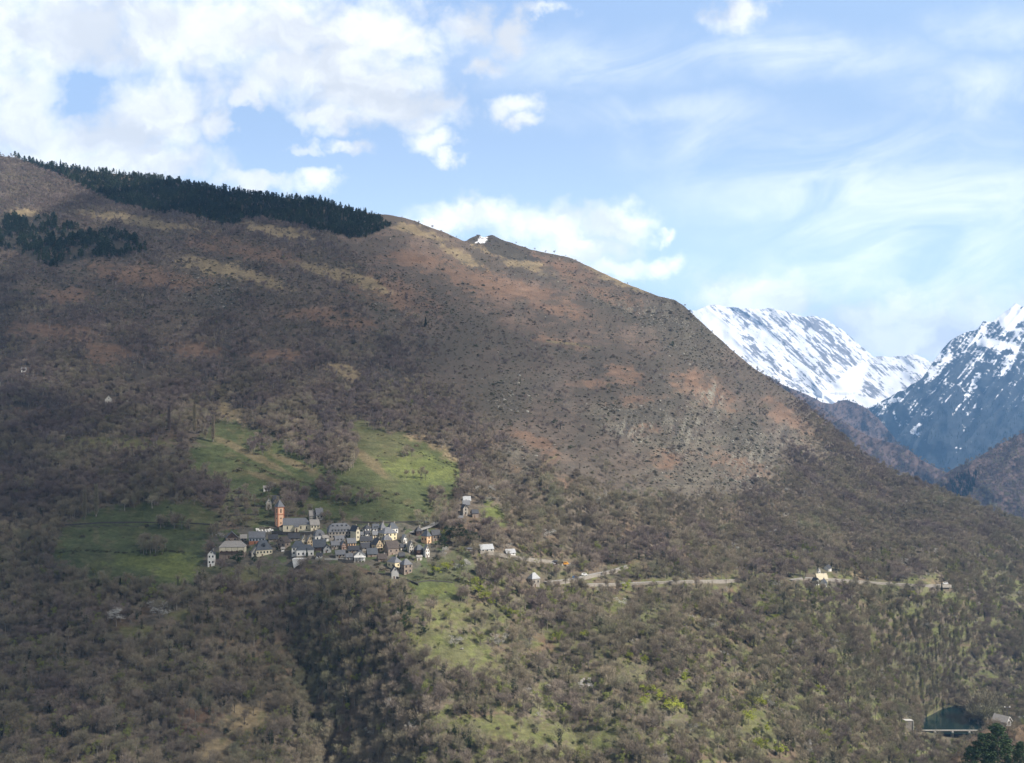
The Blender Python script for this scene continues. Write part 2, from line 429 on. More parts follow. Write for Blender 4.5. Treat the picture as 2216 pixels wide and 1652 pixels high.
def hill_depth():
    Y = np.exp(rbf_eval(CP, CW, GU / 300, GV / 300))
    X = (GU - CU) / F * Y; Z = (HZ - GV) / F * Y
    up = sstep(GV, 1250, 950)                      # relief grows above the village
    far = np.clip(Y / 1000, .5, 2)
    Y = Y + far * up * (16 * fbm(X / 190, Z / 420, 21, 3) + 7 * fbm(X / 60, Z / 130, 22, 3)) + far * 1.6 * fbm(X / 22, Z / 26, 23, 3)
    Y = Y + (1 - up) * 7 * fbm(X / 90, Z / 160, 31, 3) * sstep(GV, 1240, 1330)
    # rock face on the right
    rk = np.clip(1.25 - ell(GU, GV, (1530, 930, 230, 110, 25)), 0, 1)
    Y = Y + rk * (10 * np.abs(fbm(X / 45, Z / 80, 41, 4)) + 3 * fbm(X / 9, Z / 12, 42, 3))
    rk2 = np.clip(1.2 - ell(GU, GV, (1330, 660, 220, 50, 25)), 0, 1)
    Y = Y + rk2 * 8 * np.abs(fbm(X / 40, Z / 50, 43, 4))
    # the ravine below the village and the ones east of it
    Y = Y + gully(GU, GV, [(1215, 612, 0), (1300, 622, .3), (1420, 648, .9), (1560, 682, 1), (1660, 705, 1), (2050, 760, 1)], 255, 52, 0.45)
    Y = Y + gully(GU, GV, [(900, 985, 0), (960, 1010, .5), (1050, 1085, 1), (1130, 1190, 1), (1210, 1300, .8), (1300, 1390, .3), (1420, 1480, 0)], 90, 26, .9)
    Y = Y + gully(GU, GV, [(1280, 1150, 0), (1380, 1180, .6), (1500, 1215, .8), (1650, 1260, .8), (2050, 1300, .8)], 120, 24, .8)
    Y = Y + gully(GU, GV, [(650, 330, 0), (760, 390, .7), (900, 440, 1), (1000, 470, .3), (1060, 480, 0)], 120, 24, .8)
    dv = np.diff(GV, axis=0)
    for i in range(1, len(Y)): Y[i] = np.minimum(Y[i], Y[i - 1] - 0.10 * dv[i - 1])
    lk = inpoly(GU, GV, LAKE)
    return Y, lk


GY, LK = hill_depth()


def terrain(u, v):
    """World point of the hillside under photograph column u, row v."""
    u = np.asarray(u, float); v = np.asarray(v, float)
    fu = np.clip((u - UG[0]) / 3.0, 0, len(UG) - 1.001); iu = fu.astype(int); fu = fu - iu
    s = SG[iu] * (1 - fu) + SG[iu + 1] * fu
    t = np.clip((v - s) / (VB - s), 0, 1)
    ft = np.clip(np.interp(t, TG, np.arange(NT_ROWS)), 0, NT_ROWS - 1.001); it = ft.astype(int); ft = ft - it
    Y = (GY[it, iu] * (1 - fu) + GY[it, iu + 1] * fu) * (1 - ft) + (GY[it + 1, iu] * (1 - fu) + GY[it + 1, iu + 1] * fu) * ft
    return unproj(u, v, Y)


def ground_z(x, y):
    u = CU + F * x / y
    vs = np.linspace(400, 1700, 900); P = terrain(np.full(900, u), vs)
    k = np.argsort(P[:, 1]); return float(np.interp(y, P[k, 1], P[k, 2]))


# --- land cover: what grows where
MEADOW = [
    [(478, 905), (560, 932), (640, 962), (700, 1005), (765, 1012), (775, 985), (752, 935), (770, 912), (830, 928), (900, 955), (960, 985), (1000, 1008), (985, 1060), (975, 1108), (930, 1132), (760, 1130), (680, 1122), (590, 1085), (540, 1062), (470, 1050), (410, 1020), (395, 975), (440, 950)],
    [(120, 1155), (215, 1100), (330, 1086), (440, 1095), (480, 1115), (475, 1142), (440, 1188), (440, 1236), (415, 1272), (335, 1284), (270, 1272), (190, 1262), (110, 1225)],
    [(1040, 1108), (1066, 1112), (1112, 1130), (1160, 1126), (1150, 1140), (1050, 1144)], [(1046, 1078), (1066, 1085), (1090, 1118), (1046, 1112)],
    [(880, 1262), (930, 1256), (1000, 1262), (1010, 1290), (950, 1300), (885, 1290)], [(620, 1030), (540, 1010), (500, 1030), (560, 1060)],
    [(1585, 1322), (1620, 1326), (1655, 1340), (1640, 1350), (1600, 1338)], [(2030, 1292), (2095, 1290), (2080, 1318), (2040, 1312)], [(1540, 1285), (1570, 1300), (1560, 1308), (1530, 1295)],
    [(1110, 1196), (1150, 1200), (1170, 1212), (1120, 1212)], [(560, 1085), (600, 1090), (600, 1120), (540, 1120), (520, 1105)], [(1795, 1240), (1830, 1243), (1825, 1252), (1795, 1250)], [(1290, 1232), (1340, 1226), (1330, 1240), (1290, 1246)]]
BRIGHT = [(915, 1014, 80, 34, 8), (385, 1235, 50, 34), (320, 1215, 90, 22), (1080, 1130, 90, 20), (945, 1275, 60, 18), (1618, 1334, 45, 10, 25), (2060, 1300, 40, 14), (1060, 1100, 30, 30)]
OLIVE = [(1000, 1410, 90, 40, 25), (930, 1395, 50, 30), (1040, 1450, 70, 30, 20), (1050, 1570, 130, 22), (1180, 1585, 80, 20), (1640, 1575, 60, 18, 20), (1270, 1630, 60, 20), (150, 1440, 70, 16), (300, 1370, 60, 14), (420, 1330, 60, 18), (960, 1330, 80, 30), (250, 960, 120, 18), (1290, 1610, 60, 30), (1120, 1590, 120, 18)]
OCHRE = [(745, 806, 44, 20, 20), (500, 895, 40, 18, 20), (480, 880, 18, 30), (470, 580, 90, 20, 12), (560, 605, 80, 14, 18), (700, 585, 70, 14, 14), (790, 610, 60, 14, 25), (600, 500, 90, 14, 10), (300, 478, 160, 14, 8), (950, 985, 60, 22, 30), (900, 960, 40, 12, 25),
         (90, 345, 30, 12), (900, 500, 60, 12, 20), (1110, 560, 90, 16, 22), (1000, 555, 60, 12, 25), (1330, 600, 70, 14, 25), (60, 460, 40, 10), (730, 480, 50, 12), (540, 960, 60, 10, 25), (560, 1000, 90, 9, 22), (1850, 1245, 30, 6), (2000, 1258, 40, 8), (470, 1620, 45, 22), (450, 1640, 40, 16), (540, 1560, 60, 40)]
BRACKEN = [(860, 640, 110, 40, 15), (760, 700, 70, 14), (230, 765, 70, 30, 15), (90, 720, 120, 24), (330, 600, 140, 26, 8), (520, 540, 120, 22, 10), (880, 560, 60, 18), (1205, 742, 60, 12, 12), (1380, 865, 62, 13, -8), (1350, 810, 50, 22, 20), (1150, 955, 60, 16, 20),
           (1280, 830, 60, 10), (1190, 995, 24, 18, -40), (1440, 1000, 30, 24, 40), (1230, 1045, 30, 14), (1470, 830, 40, 20, 30), (1300, 630, 160, 22, 24), (1230, 575, 90, 12, 15), (1520, 830, 60, 24, 40), (1540, 850, 60, 30, 40), (1400, 930, 40, 14), (1700, 900, 80, 20, 38), (1840, 1180, 60, 10, 20),
           (1600, 1010, 80, 30, 20), (1590, 1280, 30, 10), (1385, 1225, 30, 8), (430, 760, 60, 18), (600, 770, 60, 14), (150, 640, 80, 20), (1010, 600, 120, 30, 20), (1180, 650, 120, 24, 20), (420, 1560, 60, 30), (60, 890, 70, 10), (160, 870, 40, 6), (680, 680, 90, 14), (1180, 1400, 50, 24)]
ROCK = [(1530, 940, 190, 90, 25), (1340, 655, 150, 28, 22), (1480, 720, 110, 60, 40), (1330, 900, 80, 40), (1610, 980, 60, 70), (1500, 1040, 160, 40), (470, 640, 70, 34), (400, 600, 40, 20), (820, 660, 60, 20, 30), (1750, 960, 60, 24, 38), (2000, 1200, 50, 16), (1420, 960, 70, 40), (1100, 860, 60, 60), (1120, 1000, 50, 60, 30), (1190, 1480, 24, 14), (1205, 1440, 50, 8), (640, 970, 30, 8)]
PINE_A = [(-260, 280), (20, 322), (400, 380), (740, 430), (792, 462), (822, 476), (846, 492), (812, 503), (781, 515), (750, 513), (725, 504), (684, 499), (648, 487), (597, 482), (564, 473), (538, 472), (513, 484), (474, 487), (451, 479), (410, 467), (379, 459), (333, 459), (282, 451), (246, 438), (205, 420), (164, 397), (120, 375), (85, 367), (26, 340), (-260, 300)]
PINE_B = [(-100, 470), (64, 468), (102, 467), (128, 482), (118, 508), (144, 486), (180, 500), (231, 498), (302, 516), (320, 544), (272, 557), (180, 562), (115, 578), (85, 572), (51, 549), (15, 539), (-100, 520)]


def covers(u, v):
    """Land-cover colour, heath amount (alpha), tree density, scrub density and pine masks at photograph positions."""
    uw, vw = warp(u, v); uf, vf = warp(u, v, 5, 11.0, 8)
    n = lambda s, k: fbm(u / s, v / (s * .55), k, 4, .55)
    c = np.empty(u.shape + (3,)); c[:] = (0.135, 0.112, 0.085)                       # leaf litter and winter grass
    mixin = lambda m, col: c.__iadd__((np.clip(m, 0, 1)[..., None]) * (np.array(col) - c))
    mixin(sstep(n(90, 61), -.1, .4), (0.150, 0.112, 0.078))
    mixin(sstep(n(50, 62), .05, .5) * .8, (0.115, 0.105, 0.082))
    upper = sstep(vw + 0.10 * (u - 1100), 1010, 760)
    mixin(upper * .7, (0.122, 0.094, 0.078))
    heath = 0.30 + 0.25 * upper + .25 * n(70, 63)
    wood = np.full(u.shape, 0.85) + .30 * n(55, 64)
    scrub = np.full(u.shape, 0.25)
    # the open upper slopes: grass, heather and bracken with patches of wood
    right_open = sstep(ell(uw, vw, (1330, 800, 420, 250, 22)), 1.12, .92)
    ridge_open = sstep(ell(uw, vw, (1080, 590, 430, 110, 20)), 1.1, .9)
    left_open = sstep(ell(uw, vw, (480, 610, 560, 110, 8)), 1.1, .85)
    wood = wood * (1 - np.clip(right_open * .93 + ridge_open * .97, 0, .97)) * (1 - .62 * left_open)
    wood = np.where((vw > 560) & (vw < 840) & (u < 1000), wood * (0.25 + 0.85 * sstep(n(75, 65), -.28, .12)), wood)
    scrub = scrub + .55 * right_open * sstep(n(26, 77) + .6 * n(9, 78), .0, .55) + -.15 * ridge_open + .6 * left_open
    mixin(right_open * .75, (0.104, 0.083, 0.068)); mixin(ridge_open * .8 * sstep(n(60, 79), -.5, .3), (0.170, 0.122, 0.094))
    for e in ROCK:
        m = sstep(ell(uf, vf, e), 1.15, .6); mixin(m * .75 * sstep(n(16, 66), -.5, .35), (0.140, 0.126, 0.096)); wood *= 1 - .75 * m; scrub += .35 * m; heath += .12 * m
    for k, e in enumerate(BRACKEN):
        m = sstep(rag(uf, vf, e, k), 1.2, .55); mixin(m * .72, (0.172, 0.108, 0.072)); wood *= 1 - .8 * m; scrub *= 1 - .5 * m; heath -= .18 * m
    for k, e in enumerate(OCHRE):
        m = sstep(rag(uf, vf, e, k + 40), 1.15, .6); mixin(m * .85, (0.225, 0.178, 0.104)); wood *= 1 - .93 * m; scrub *= 1 - .5 * m; heath -= .2 * m
    for k, e in enumerate(OLIVE):
        m = sstep(rag(uf, vf, e, k + 70), 1.2, .55); mixin(m * .85, (0.135, 0.135, 0.06)); wood *= 1 - .85 * m; scrub *= 1 - .3 * m; heath -= .1 * m
    low = sstep(v, 1180, 1290) * sstep(u, 760, 960)
    mixin(low * sstep(n(38, 75), -.3, .35) * .75, (0.110, 0.112, 0.058)); mixin(low * sstep(n(17, 76), .15, .5) * .7, (0.135, 0.145, 0.055))
    hp = right_open * sstep(n(34, 85), .0, .45); mixin(hp * .65, (0.088, 0.078, 0.064))
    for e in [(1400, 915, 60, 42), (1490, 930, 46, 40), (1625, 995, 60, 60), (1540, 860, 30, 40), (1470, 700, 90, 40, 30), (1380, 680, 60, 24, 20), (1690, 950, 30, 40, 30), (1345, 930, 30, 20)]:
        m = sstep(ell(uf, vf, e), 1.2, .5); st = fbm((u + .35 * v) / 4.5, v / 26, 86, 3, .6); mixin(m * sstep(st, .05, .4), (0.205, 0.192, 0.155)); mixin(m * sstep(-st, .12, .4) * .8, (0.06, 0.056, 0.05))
    um, vm = warp(u, v, 6, 20.0, 12)
    mead = np.zeros(u.shape, bool)
    for P in MEADOW: mead |= inpoly(um, vm, P)
    soft = mead.astype(float)
    if u.shape[0] > 40:
        for ax, r in ((0, 5), (1, 4), (0, 5), (1, 4)):
            cs = np.cumsum(np.concatenate([np.repeat(np.take(soft, [0], ax), r + 1, ax), soft, np.repeat(np.take(soft, [-1], ax), r, ax)], ax), ax)
            n_ = soft.shape[ax]; soft = (np.take(cs, np.arange(2 * r + 1, 2 * r + 1 + n_), ax) - np.take(cs, np.arange(0, n_), ax)) / (2 * r + 1)
    soft = sstep(soft + .45 * n(24, 72) + .3 * n(7, 73), .25, .75); mead = soft > .55
    strip = sstep(n(26, 67), .2, .5)
    mc = soft
    mixin(mc, (0.080, 0.095, 0.042)); mixin(mc * strip * .8, (0.125, 0.115, 0.06)); mixin(mc * sstep(n(60, 74), .0, .5) * .6, (0.108, 0.110, 0.052)); mixin(mc * sstep(ell(uw, vw, (820, 955, 110, 45, 25)), 1.2, .5) * .65, (0.125, 0.118, 0.062)); mixin(mc * sstep(fbm(u / 40, v / 4.5, 87, 3), .1, .45) * .45, (0.050, 0.066, 0.028))
    for e in BRIGHT:
        m = sstep(rag(um, vm, e, 90), 1.25, .5) * mc; mixin(m * .75, (0.135, 0.155, 0.05))
    # dry grass bands crossing the upper meadow
    for e in [(545, 985, 100, 9, 26), (640, 1005, 60, 8, 22), (590, 1040, 70, 7, 20), (800, 1000, 60, 12, 40)]:
        m = sstep(ell(uf, vf, e), 1.2, .6); mixin(m * .8, (0.17, 0.135, 0.08))
    wood = np.where(mead, 0.0, wood); scrub = np.where(mead, 0.05 + .45 * (n(30, 68) > .45), scrub); heath = np.where(mead, -0.02 + .22 * strip, heath)
    # bushy islands in the meadow
    for e in [(670, 985, 60, 28, 20), (330, 1190, 30, 14), (770, 1085, 50, 9), (720, 985, 50, 40, 40), (880, 985, 14, 6), (380, 1140, 40, 8), (700, 1060, 22, 25, 20), (560, 965, 26, 20), (480, 1070, 20, 30), (940, 1085, 16, 24), (620, 1080, 50, 22)]:
        m = ell(uf, vf, e) < 1; wood = np.where(m, 1.0, wood); scrub = np.where(m, .8, scrub)
    # village: lanes, yards, gardens
    vil = inpoly(um, vm, [(445, 1185), (470, 1150), (540, 1140), (600, 1120), (660, 1118), (700, 1128), (870, 1130), (960, 1150), (960, 1200), (900, 1250), (840, 1255), (760, 1218), (620, 1225), (470, 1225)])
    vc = np.where(vil, 1.0, 0.0)
    mixin(vc * .7, (0.11, 0.105, 0.085)); mixin(vc * (n(18, 70) > .1) * .8, (0.075, 0.10, 0.04))
    wood = np.where(vil, 0.0, wood); scrub = np.where(vil, .25, scrub); heath = np.where(vil, .15, heath)
    # garden terraces above and below it
    for P in [[(500, 1050), (600, 1050), (600, 1140), (520, 1140), (470, 1110)], [(430, 1225), (640, 1225), (600, 1262), (440, 1262)], [(860, 1245), (1010, 1180), (1040, 1250), (900, 1275)]]:
        m = inpoly(um, vm, P); wood = np.where(m, wood * .25, wood); mixin(np.where(m, .6, 0), (0.085, 0.105, 0.045))
    lower = sstep(v, 1230, 1330)
    wood = wood * (1 + .15 * lower)
    gap = sstep(v, 1150, 1260) * sstep(u, 800, 940) * sstep(n(27, 88) + .4 * n(11, 89), .12, .42); wood = wood * (1 - .82 * gap); mixin(gap * np.where(vil, 0, .8), (0.125, 0.138, 0.052))
    gl = sstep(v, 1290, 1380) * sstep(-u, -760, -560) * sstep(n(30, 90), .2, .5); wood = wood * (1 - .8 * gl); mixin(gl * .7, (0.12, 0.115, 0.06))
    # terrace walls: thin dark lines across the lower slope
    for (a, b, c2, d2) in [(1175, 748, 1290, 772), (1020, 905, 1330, 900), (1230, 770, 1300, 800)]:
        vl = b + (d2 - b) * (u - a) / (c2 - a) + 3 * fbm(u / 40, u * 0, 83, 2); m = (np.abs(v - vl) < 1.6) & (u > a) & (u < c2); mixin(np.where(m, .6, 0), (0.055, 0.048, 0.04))
    for (a, b, c2, d2) in [(1125, 1035, 1205, 985), (60, 905, 190, 868), (1180, 736, 1300, 752)]:
        vl = b + (d2 - b) * (u - a) / (c2 - a) + 3 * fbm(u / 40, u * 0, 84, 2); m = (np.abs(v - vl) < 2.2) & (u > a) & (u < c2); mixin(np.where(m, .7, 0), (0.20, 0.17, 0.09))
    for (a, b, c2, d2) in [(1150, 1045, 1700, 1048), (760, 1133, 930, 1128), (130, 1140, 420, 1136)]:
        vl = b + (d2 - b) * (u - a) / (c2 - a) + 2 * fbm(u / 60, u * 0, 71, 2)
        m = (np.abs(v - vl) < 1.5) & (u > a) & (u < c2); mixin(np.where(m, .7, 0), (0.05, 0.045, 0.04))
    pa = inpoly(*warp(u, v, 7, 14, 15), PINE_A); pb = inpoly(*warp(u, v, 12, 16, 16), PINE_B)
    wood = np.where(pa | pb, 0.05, wood); mixin(np.where(pa | pb, .9, 0), (0.03, 0.033, 0.028)); scrub = np.where(pa | pb, .02, scrub)
    snow = inpoly(uf, vf, [(1040, 508), (1054, 510), (1056, 524), (1040, 526), (1030, 526)]) & (vf < 526)
    snow = snow & (fbm(u / 5, v / 2.5, 153, 3) > -.18)
    mixin(np.where(snow, 1.0, 0), (0.8, 0.82, 0.86)); scrub = np.where(snow | (v < 530) & (u > 1000) & (u < 1100), .15, scrub)
    dk = inpoly(uf, vf, [(1000, 522), (1034, 504), (1070, 506), (1130, 545), (1180, 565), (1110, 565), (1060, 545), (1045, 530)]) & ~snow
    mixin(np.where(dk, .8, 0), (0.035, 0.036, 0.036))
    stk = fbm(u / 34, v / 3.4, 81, 3, .6); c *= (1 + .34 * stk + .16 * fbm(u / 9, v / 2.2, 82, 2))[..., None]; scrub = scrub * (1 + 1.1 * np.where(mead, 0, stk))
    return c, np.clip(heath, 0, .9), np.clip(wood, 0, 1.2), np.clip(scrub, 0, 1.5), pa, pb, vil, mead


def grid_mesh(name, P, cover, mat, smooth=True):
    nr, nc = P.shape[:2]
    idx = np.arange(nr * nc).reshape(nr, nc)
    Q = np.stack([idx[:-1, :-1], idx[1:, :-1], idx[1:, 1:], idx[:-1, 1:]], -1).reshape(-1, 4)
    me = mesh_data(name, P.reshape(-1, 3), Q, [mat], smooth=smooth)
    a = me.color_attributes.new('cover', 'FLOAT_COLOR', 'POINT')
    a.data.foreach_set('color', cover.reshape(-1, 4).astype(np.float32).ravel())
    return link(name, me)


MAT_HILL = mat_ground('hillside_ground')
c, heath, WOOD, SCRUB, PA, PB, VIL, MEAD = covers(GU, GV)
P = unproj(GU, GV, GY)
WATER_Z = -281.5
P[..., 2] = np.where(LK, np.minimum(P[..., 2], WATER_Z - 2.0), P[..., 2])
cov = np.concatenate([c, heath[..., None]], -1)
back = []
for dy, dz in ((2600, -1100), (900, -330), (250, -75), (60, -12)):
    b = P[0].copy(); b[:, 1] += dy; b[:, 0] = (UG - CU) / F * b[:, 1]; b[:, 2] += dz; back.append(b)
Pm = np.concatenate([np.stack(back), P]); covm = np.concatenate([np.repeat(cov[:1], 4, 0), cov])
hill = grid_mesh('hillside', Pm, covm, MAT_HILL)
tag(hill, 'broad brown mountainside of woods, scrub and meadows behind the village', 'hillside', kind='structure')

# valley floor under everything, reaching past the last mountain
fl = MB(); m_floor = mat_plain('valley_floor_ground', (0.07, 0.075, 0.045), .35, .01)
fl.poly([(-40000, -3000, -420), (40000, -3000, -420), (40000, 50000, -420), (-40000, 50000, -420)], m_floor)
tag(fl.build('ground'), 'valley floor far below the slopes', 'ground', kind='structure')

# ------------------------------------------------------------------ mountains behind


def layer(name, label, sil, foot, Yr, Yf, mat, coverfn, du=3.0, rows=160, amp=0.0, rough=1.5, relief=None, power=1.0, cat='mountain'):
    sil = np.array(sil, float); foot = np.array(foot, float); Yr = np.array(Yr, float); Yf = np.array(Yf, float)
    U = np.arange(sil[0, 0], sil[-1, 0], du)
    S = np.interp(U, sil[:, 0], sil[:, 1]) + rough * fbm(U / 14, U * 0, 77, 4, .6) + rough * .8 * fbm(U / 50, U * 0, 78, 3)
    Ft = np.maximum(np.interp(U, foot[:, 0], foot[:, 1]), S + 6)
    T = np.linspace(0, 1, rows)
    v = S[None] + (Ft - S)[None] * T[:, None]; u = np.broadcast_to(U[None], v.shape).copy()
    a = np.interp(U, Yr[:, 0], Yr[:, 1])[None]; b = np.interp(U, Yf[:, 0], Yf[:, 1])[None]
    top = S.min(); Y = b + (a - b) * np.clip((Ft[None] - v) / (Ft[None] - top), 0, 1) ** power
    if relief is not None: Y = Y + relief(u, v, T[:, None])
    dv = np.diff(v, axis=0)
    for i in range(1, len(Y)): Y[i] = np.minimum(Y[i], Y[i - 1] - 0.25 * dv[i - 1])
    P = unproj(u, v, Y); cov = coverfn(u, v, T[:, None] + 0 * u)
    bk = []
    for dy, dz in ((1500, -900), (400, -220), (80, -30)):
        q = P[0].copy(); q[:, 1] += dy; q[:, 0] = (U - CU) / F * q[:, 1]; q[:, 2] += dz; bk.append(q)
    o = grid_mesh(name, np.concatenate([np.stack(bk), P]), np.concatenate([np.repeat(cov[:1], 3, 0), cov]), mat)
    tag(o, label, cat, kind='structure')
    return u, v, Y


def rgba(u, col, al):
    c = np.empty(u.shape + (4,)); c[..., :3] = col; c[..., 3] = al; return c


MAT_SNOW = mat_mountain('snow_mountain_rock', None)
MAT_FAR = mat_ground('far_wood_ground', 0.35, (0.05, 0.04, 0.04), 6)

# left snow mountain
def rel_snow(u, v, t):
    a = (u * .80 + v * .60); b = (-u * .60 + v * .80)
    return 230 * np.abs(fbm(b / 34, a / 150, 81, 2, .5)) + 60 * fbm(u / 30, v / 30, 82, 2, .5) + 150 * np.exp(-((u - 1800) / 45) ** 2) * -1 * (v < 850)
def cov_snow(u, v, t):
    a = (u * .74 + v * .67); b = (-u * .67 + v * .74)
    s = fbm(b / 6, a / 55, 83, 4, .65); s2 = fbm(u / 17, v / 15, 84, 4, .6)
    al = 0.72 + .62 * s + .30 * s2 + .62 * fbm(b / 2.2, a / 15, 88, 3, .65)
    uw, vw = warp(u, v, 16, 16.0, 86)
    for e in [(1600, 700, 46, 12, 20), (1640, 692, 40, 14, 30), (1780, 730, 34, 44, 40), (1800, 770, 26, 40, 30), (1765, 700, 18, 14), (1690, 800, 70, 8, 52), (1650, 770, 60, 6, 50), (1740, 830, 60, 8, 48), (1770, 800, 22, 14), (1880, 842, 44, 20, 20),
              (1905, 810, 34, 16, 30), (1945, 800, 40, 8, 30), (1700, 690, 24, 10), (1740, 695, 30, 9, 30), (1830, 755, 40, 14, 30)]:
        al = al - (.26 + .55 * fbm(b / 3.5, a / 18, 87, 3, .6)) * sstep(ell(uw, vw, e), 1.5, .3)
    for e in [(1835, 840, 26, 60, 35), (1560, 730, 60, 34, 45), (1800, 860, 60, 16), (1870, 868, 50, 10)]: al = al + .6 * sstep(ell(u, v, e), 1.2, .6)
    return rgba(u, (0.20, 0.20, 0.22), al)
layer('snow_mountain', 'bright snow covered mountain with grey rock streaks beyond the ridge', [(1380, 650), (1450, 665), (1503, 673), (1521, 666), (1538, 660), (1586, 667), (1628, 671), (1669, 669), (1697, 674), (1728, 683), (1741, 688), (1760, 686), (1780, 690), (1800, 700), (1821, 714), (1842, 731), (1869, 755), (1890, 771), (1914, 772), (1938, 774), (1983, 767), (2008, 779), (2060, 800)],
      [(1380, 900), (2060, 960)], [(1380, 12600), (1700, 12800), (1890, 13800), (2060, 13500)], [(1380, 7900), (1800, 8300), (2060, 8800)], MAT_SNOW, cov_snow, 1.5, 200, relief=rel_snow, rough=3)

# dark blue mountain on the right, snow on its upper ribs
def rel_blue(u, v, t):
    a = (u * -.6 + v * .8); b = (u * .8 + v * .6)
    return 190 * np.abs(fbm(b / 42, a / 130, 91, 2, .5)) + 45 * fbm(u / 26, v / 26, 92, 2, .5)
def cov_blue(u, v, t):
    a = (u * -.62 + v * .78); b = (u * .78 + v * .62)
    s = fbm(b / 5, a / 34, 93, 4, .65); s2 = fbm(u / 13, v / 11, 94, 4, .65)
    h = np.clip((np.interp(u, [1880, 1990, 2060, 2216, 2400], [885, 850, 830, 800, 790]) - v) / 130, -1, 1)
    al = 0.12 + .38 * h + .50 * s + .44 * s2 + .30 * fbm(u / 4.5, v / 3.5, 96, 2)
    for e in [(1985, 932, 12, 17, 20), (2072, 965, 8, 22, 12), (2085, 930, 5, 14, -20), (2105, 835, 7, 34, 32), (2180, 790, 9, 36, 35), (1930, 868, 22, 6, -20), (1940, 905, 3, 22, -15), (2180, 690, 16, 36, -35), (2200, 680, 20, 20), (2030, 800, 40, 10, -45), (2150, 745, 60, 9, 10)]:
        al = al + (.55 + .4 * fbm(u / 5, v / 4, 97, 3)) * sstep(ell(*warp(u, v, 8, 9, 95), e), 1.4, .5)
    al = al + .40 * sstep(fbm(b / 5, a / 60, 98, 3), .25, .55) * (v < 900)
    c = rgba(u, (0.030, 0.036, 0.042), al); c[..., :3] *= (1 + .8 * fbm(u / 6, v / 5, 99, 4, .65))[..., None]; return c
MAT_BLUE = mat_mountain('shaded_mountain_forest', None)
BM = layer('snow_mountain', 'dark blue shaded mountain with broken snow on its upper rocks', [(1640, 960), (1780, 925), (1860, 893), (1876, 886), (1921, 862), (1956, 845), (1997, 817), (2021, 780), (2056, 738), (2094, 717), (2115, 714), (2128, 696), (2145, 698), (2173, 676), (2197, 658), (2216, 664), (2300, 640), (2500, 690)],
      [(1640, 1000), (1860, 960), (1950, 1010), (2050, 1060), (2500, 1080)], [(1860, 9300), (2100, 9800), (2500, 9800)], [(1860, 8300), (2050, 6900), (2500, 6200)], MAT_BLUE, cov_blue, 1.5, 240, relief=rel_blue, rough=3.0)


def cov_wood(u, v, t):
    n = fbm(u / 24, v / 30, 101, 4, .6)
    c = rgba(u, (0.12, 0.085, 0.075), .25 + .3 * n); return c
# knoll closing the valley
KN = layer('wooded_hill', 'small wooded knoll below the snow between two slopes', [(1480, 760), (1600, 800), (1690, 832), (1738, 851), (1780, 872), (1800, 875), (1815, 868), (1831, 866), (1850, 872), (1876, 884), (1900, 905), (1925, 935), (1950, 968), (1990, 1008), (2030, 1040)],
           [(1480, 850), (1690, 900), (1900, 1060), (2030, 1070)], [(1690, 6600), (2030, 6500)], [(1690, 5900), (2030, 5900)], MAT_FAR, cov_wood, 2, 60, relief=lambda u, v, t: 60 * fbm(u / 30, v / 40, 111, 3), cat='hill')
PU = layer('wooded_slope', 'hazy purple wooded slope running down behind the main hillside', [(1250, 650), (1450, 705), (1560, 755), (1600, 782), (1631, 799), (1679, 824), (1740, 861), (1810, 905), (1880, 944), (1935, 961), (1966, 974), (1994, 995), (2042, 1021), (2075, 1045), (2120, 1090)],
           [(1250, 760), (1600, 860), (1800, 1000), (2000, 1110), (2120, 1130)], [(1600, 5000), (2120, 4600)], [(1600, 4300), (2120, 3900)], MAT_FAR, cov_wood, 2, 70, relief=lambda u, v, t: 50 * fbm(u / 40, v / 50, 112, 3), cat='slope')
RH = layer('wooded_hill', 'brown wooded hill rising at the right edge before the blue mountain', [(1990, 1072), (2020, 1052), (2042, 1030), (2056, 1018), (2080, 1008), (2111, 994), (2163, 961), (2216, 936), (2350, 870), (2500, 800)],
           [(1990, 1085), (2100, 1130), (2216, 1180), (2500, 1280)], [(1990, 3700), (2216, 3900), (2500, 3700)], [(1990, 3300), (2216, 2700), (2500, 2400)], MAT_FAR, cov_wood, 2.5, 100, relief=lambda u, v, t: 70 * fbm(u / 60, v / 60, 113, 4), cat='hill')
# near bank in the bottom right corner
BK = layer('bank', 'near bank with leaf litter in the lower corner of the valley', [(2010, 1690), (2050, 1650), (2080, 1618), (2104, 1594), (2130, 1580), (2160, 1573), (2216, 1568), (2480, 1540)],
           [(2010, 2000), (2480, 2000)], [(2010, 600), (2216, 590), (2480, 590)], [(2010, 330), (2480, 330)], MAT_HILL, lambda u, v, t: rgba(u, (0.14, 0.10, 0.065), .3), 3, 60, relief=lambda u, v, t: 4 * fbm(u / 30, v / 30, 114, 3), cat='bank')

# ------------------------------------------------------------------ plants
TW_COLS = [(0.190, 0.150, 0.140), (0.215, 0.178, 0.152), (0.255, 0.212, 0.168), (0.240, 0.218, 0.150), (0.285, 0.235, 0.172), (0.230, 0.225, 0.143)]
M_TWIG = mat_rand('bare_twigs', TW_COLS, .18, True)
M_TWIGP = mat_rand('birch_twigs', [(0.175, 0.138, 0.134), (0.150, 0.126, 0.126)], .15)
M_BARK = mat_rand('bark', [(0.13, 0.115, 0.10), (0.25, 0.23, 0.20)], .35)
M_PALEBARK = mat_rand('pale_bark', [(0.30, 0.28, 0.25), (0.22, 0.20, 0.17)], .2)
M_PINE = mat_rand('pine_needles', [(0.026, 0.042, 0.026), (0.040, 0.058, 0.034), (0.032, 0.046, 0.032)], .3)
M_NEARPINE = mat_rand('near_pine_needles', [(0.035, 0.062, 0.030), (0.055, 0.085, 0.040)], .3)
M_FIR = mat_rand('fir_needles', [(0.022, 0.038, 0.024), (0.035, 0.055, 0.030)], .25)
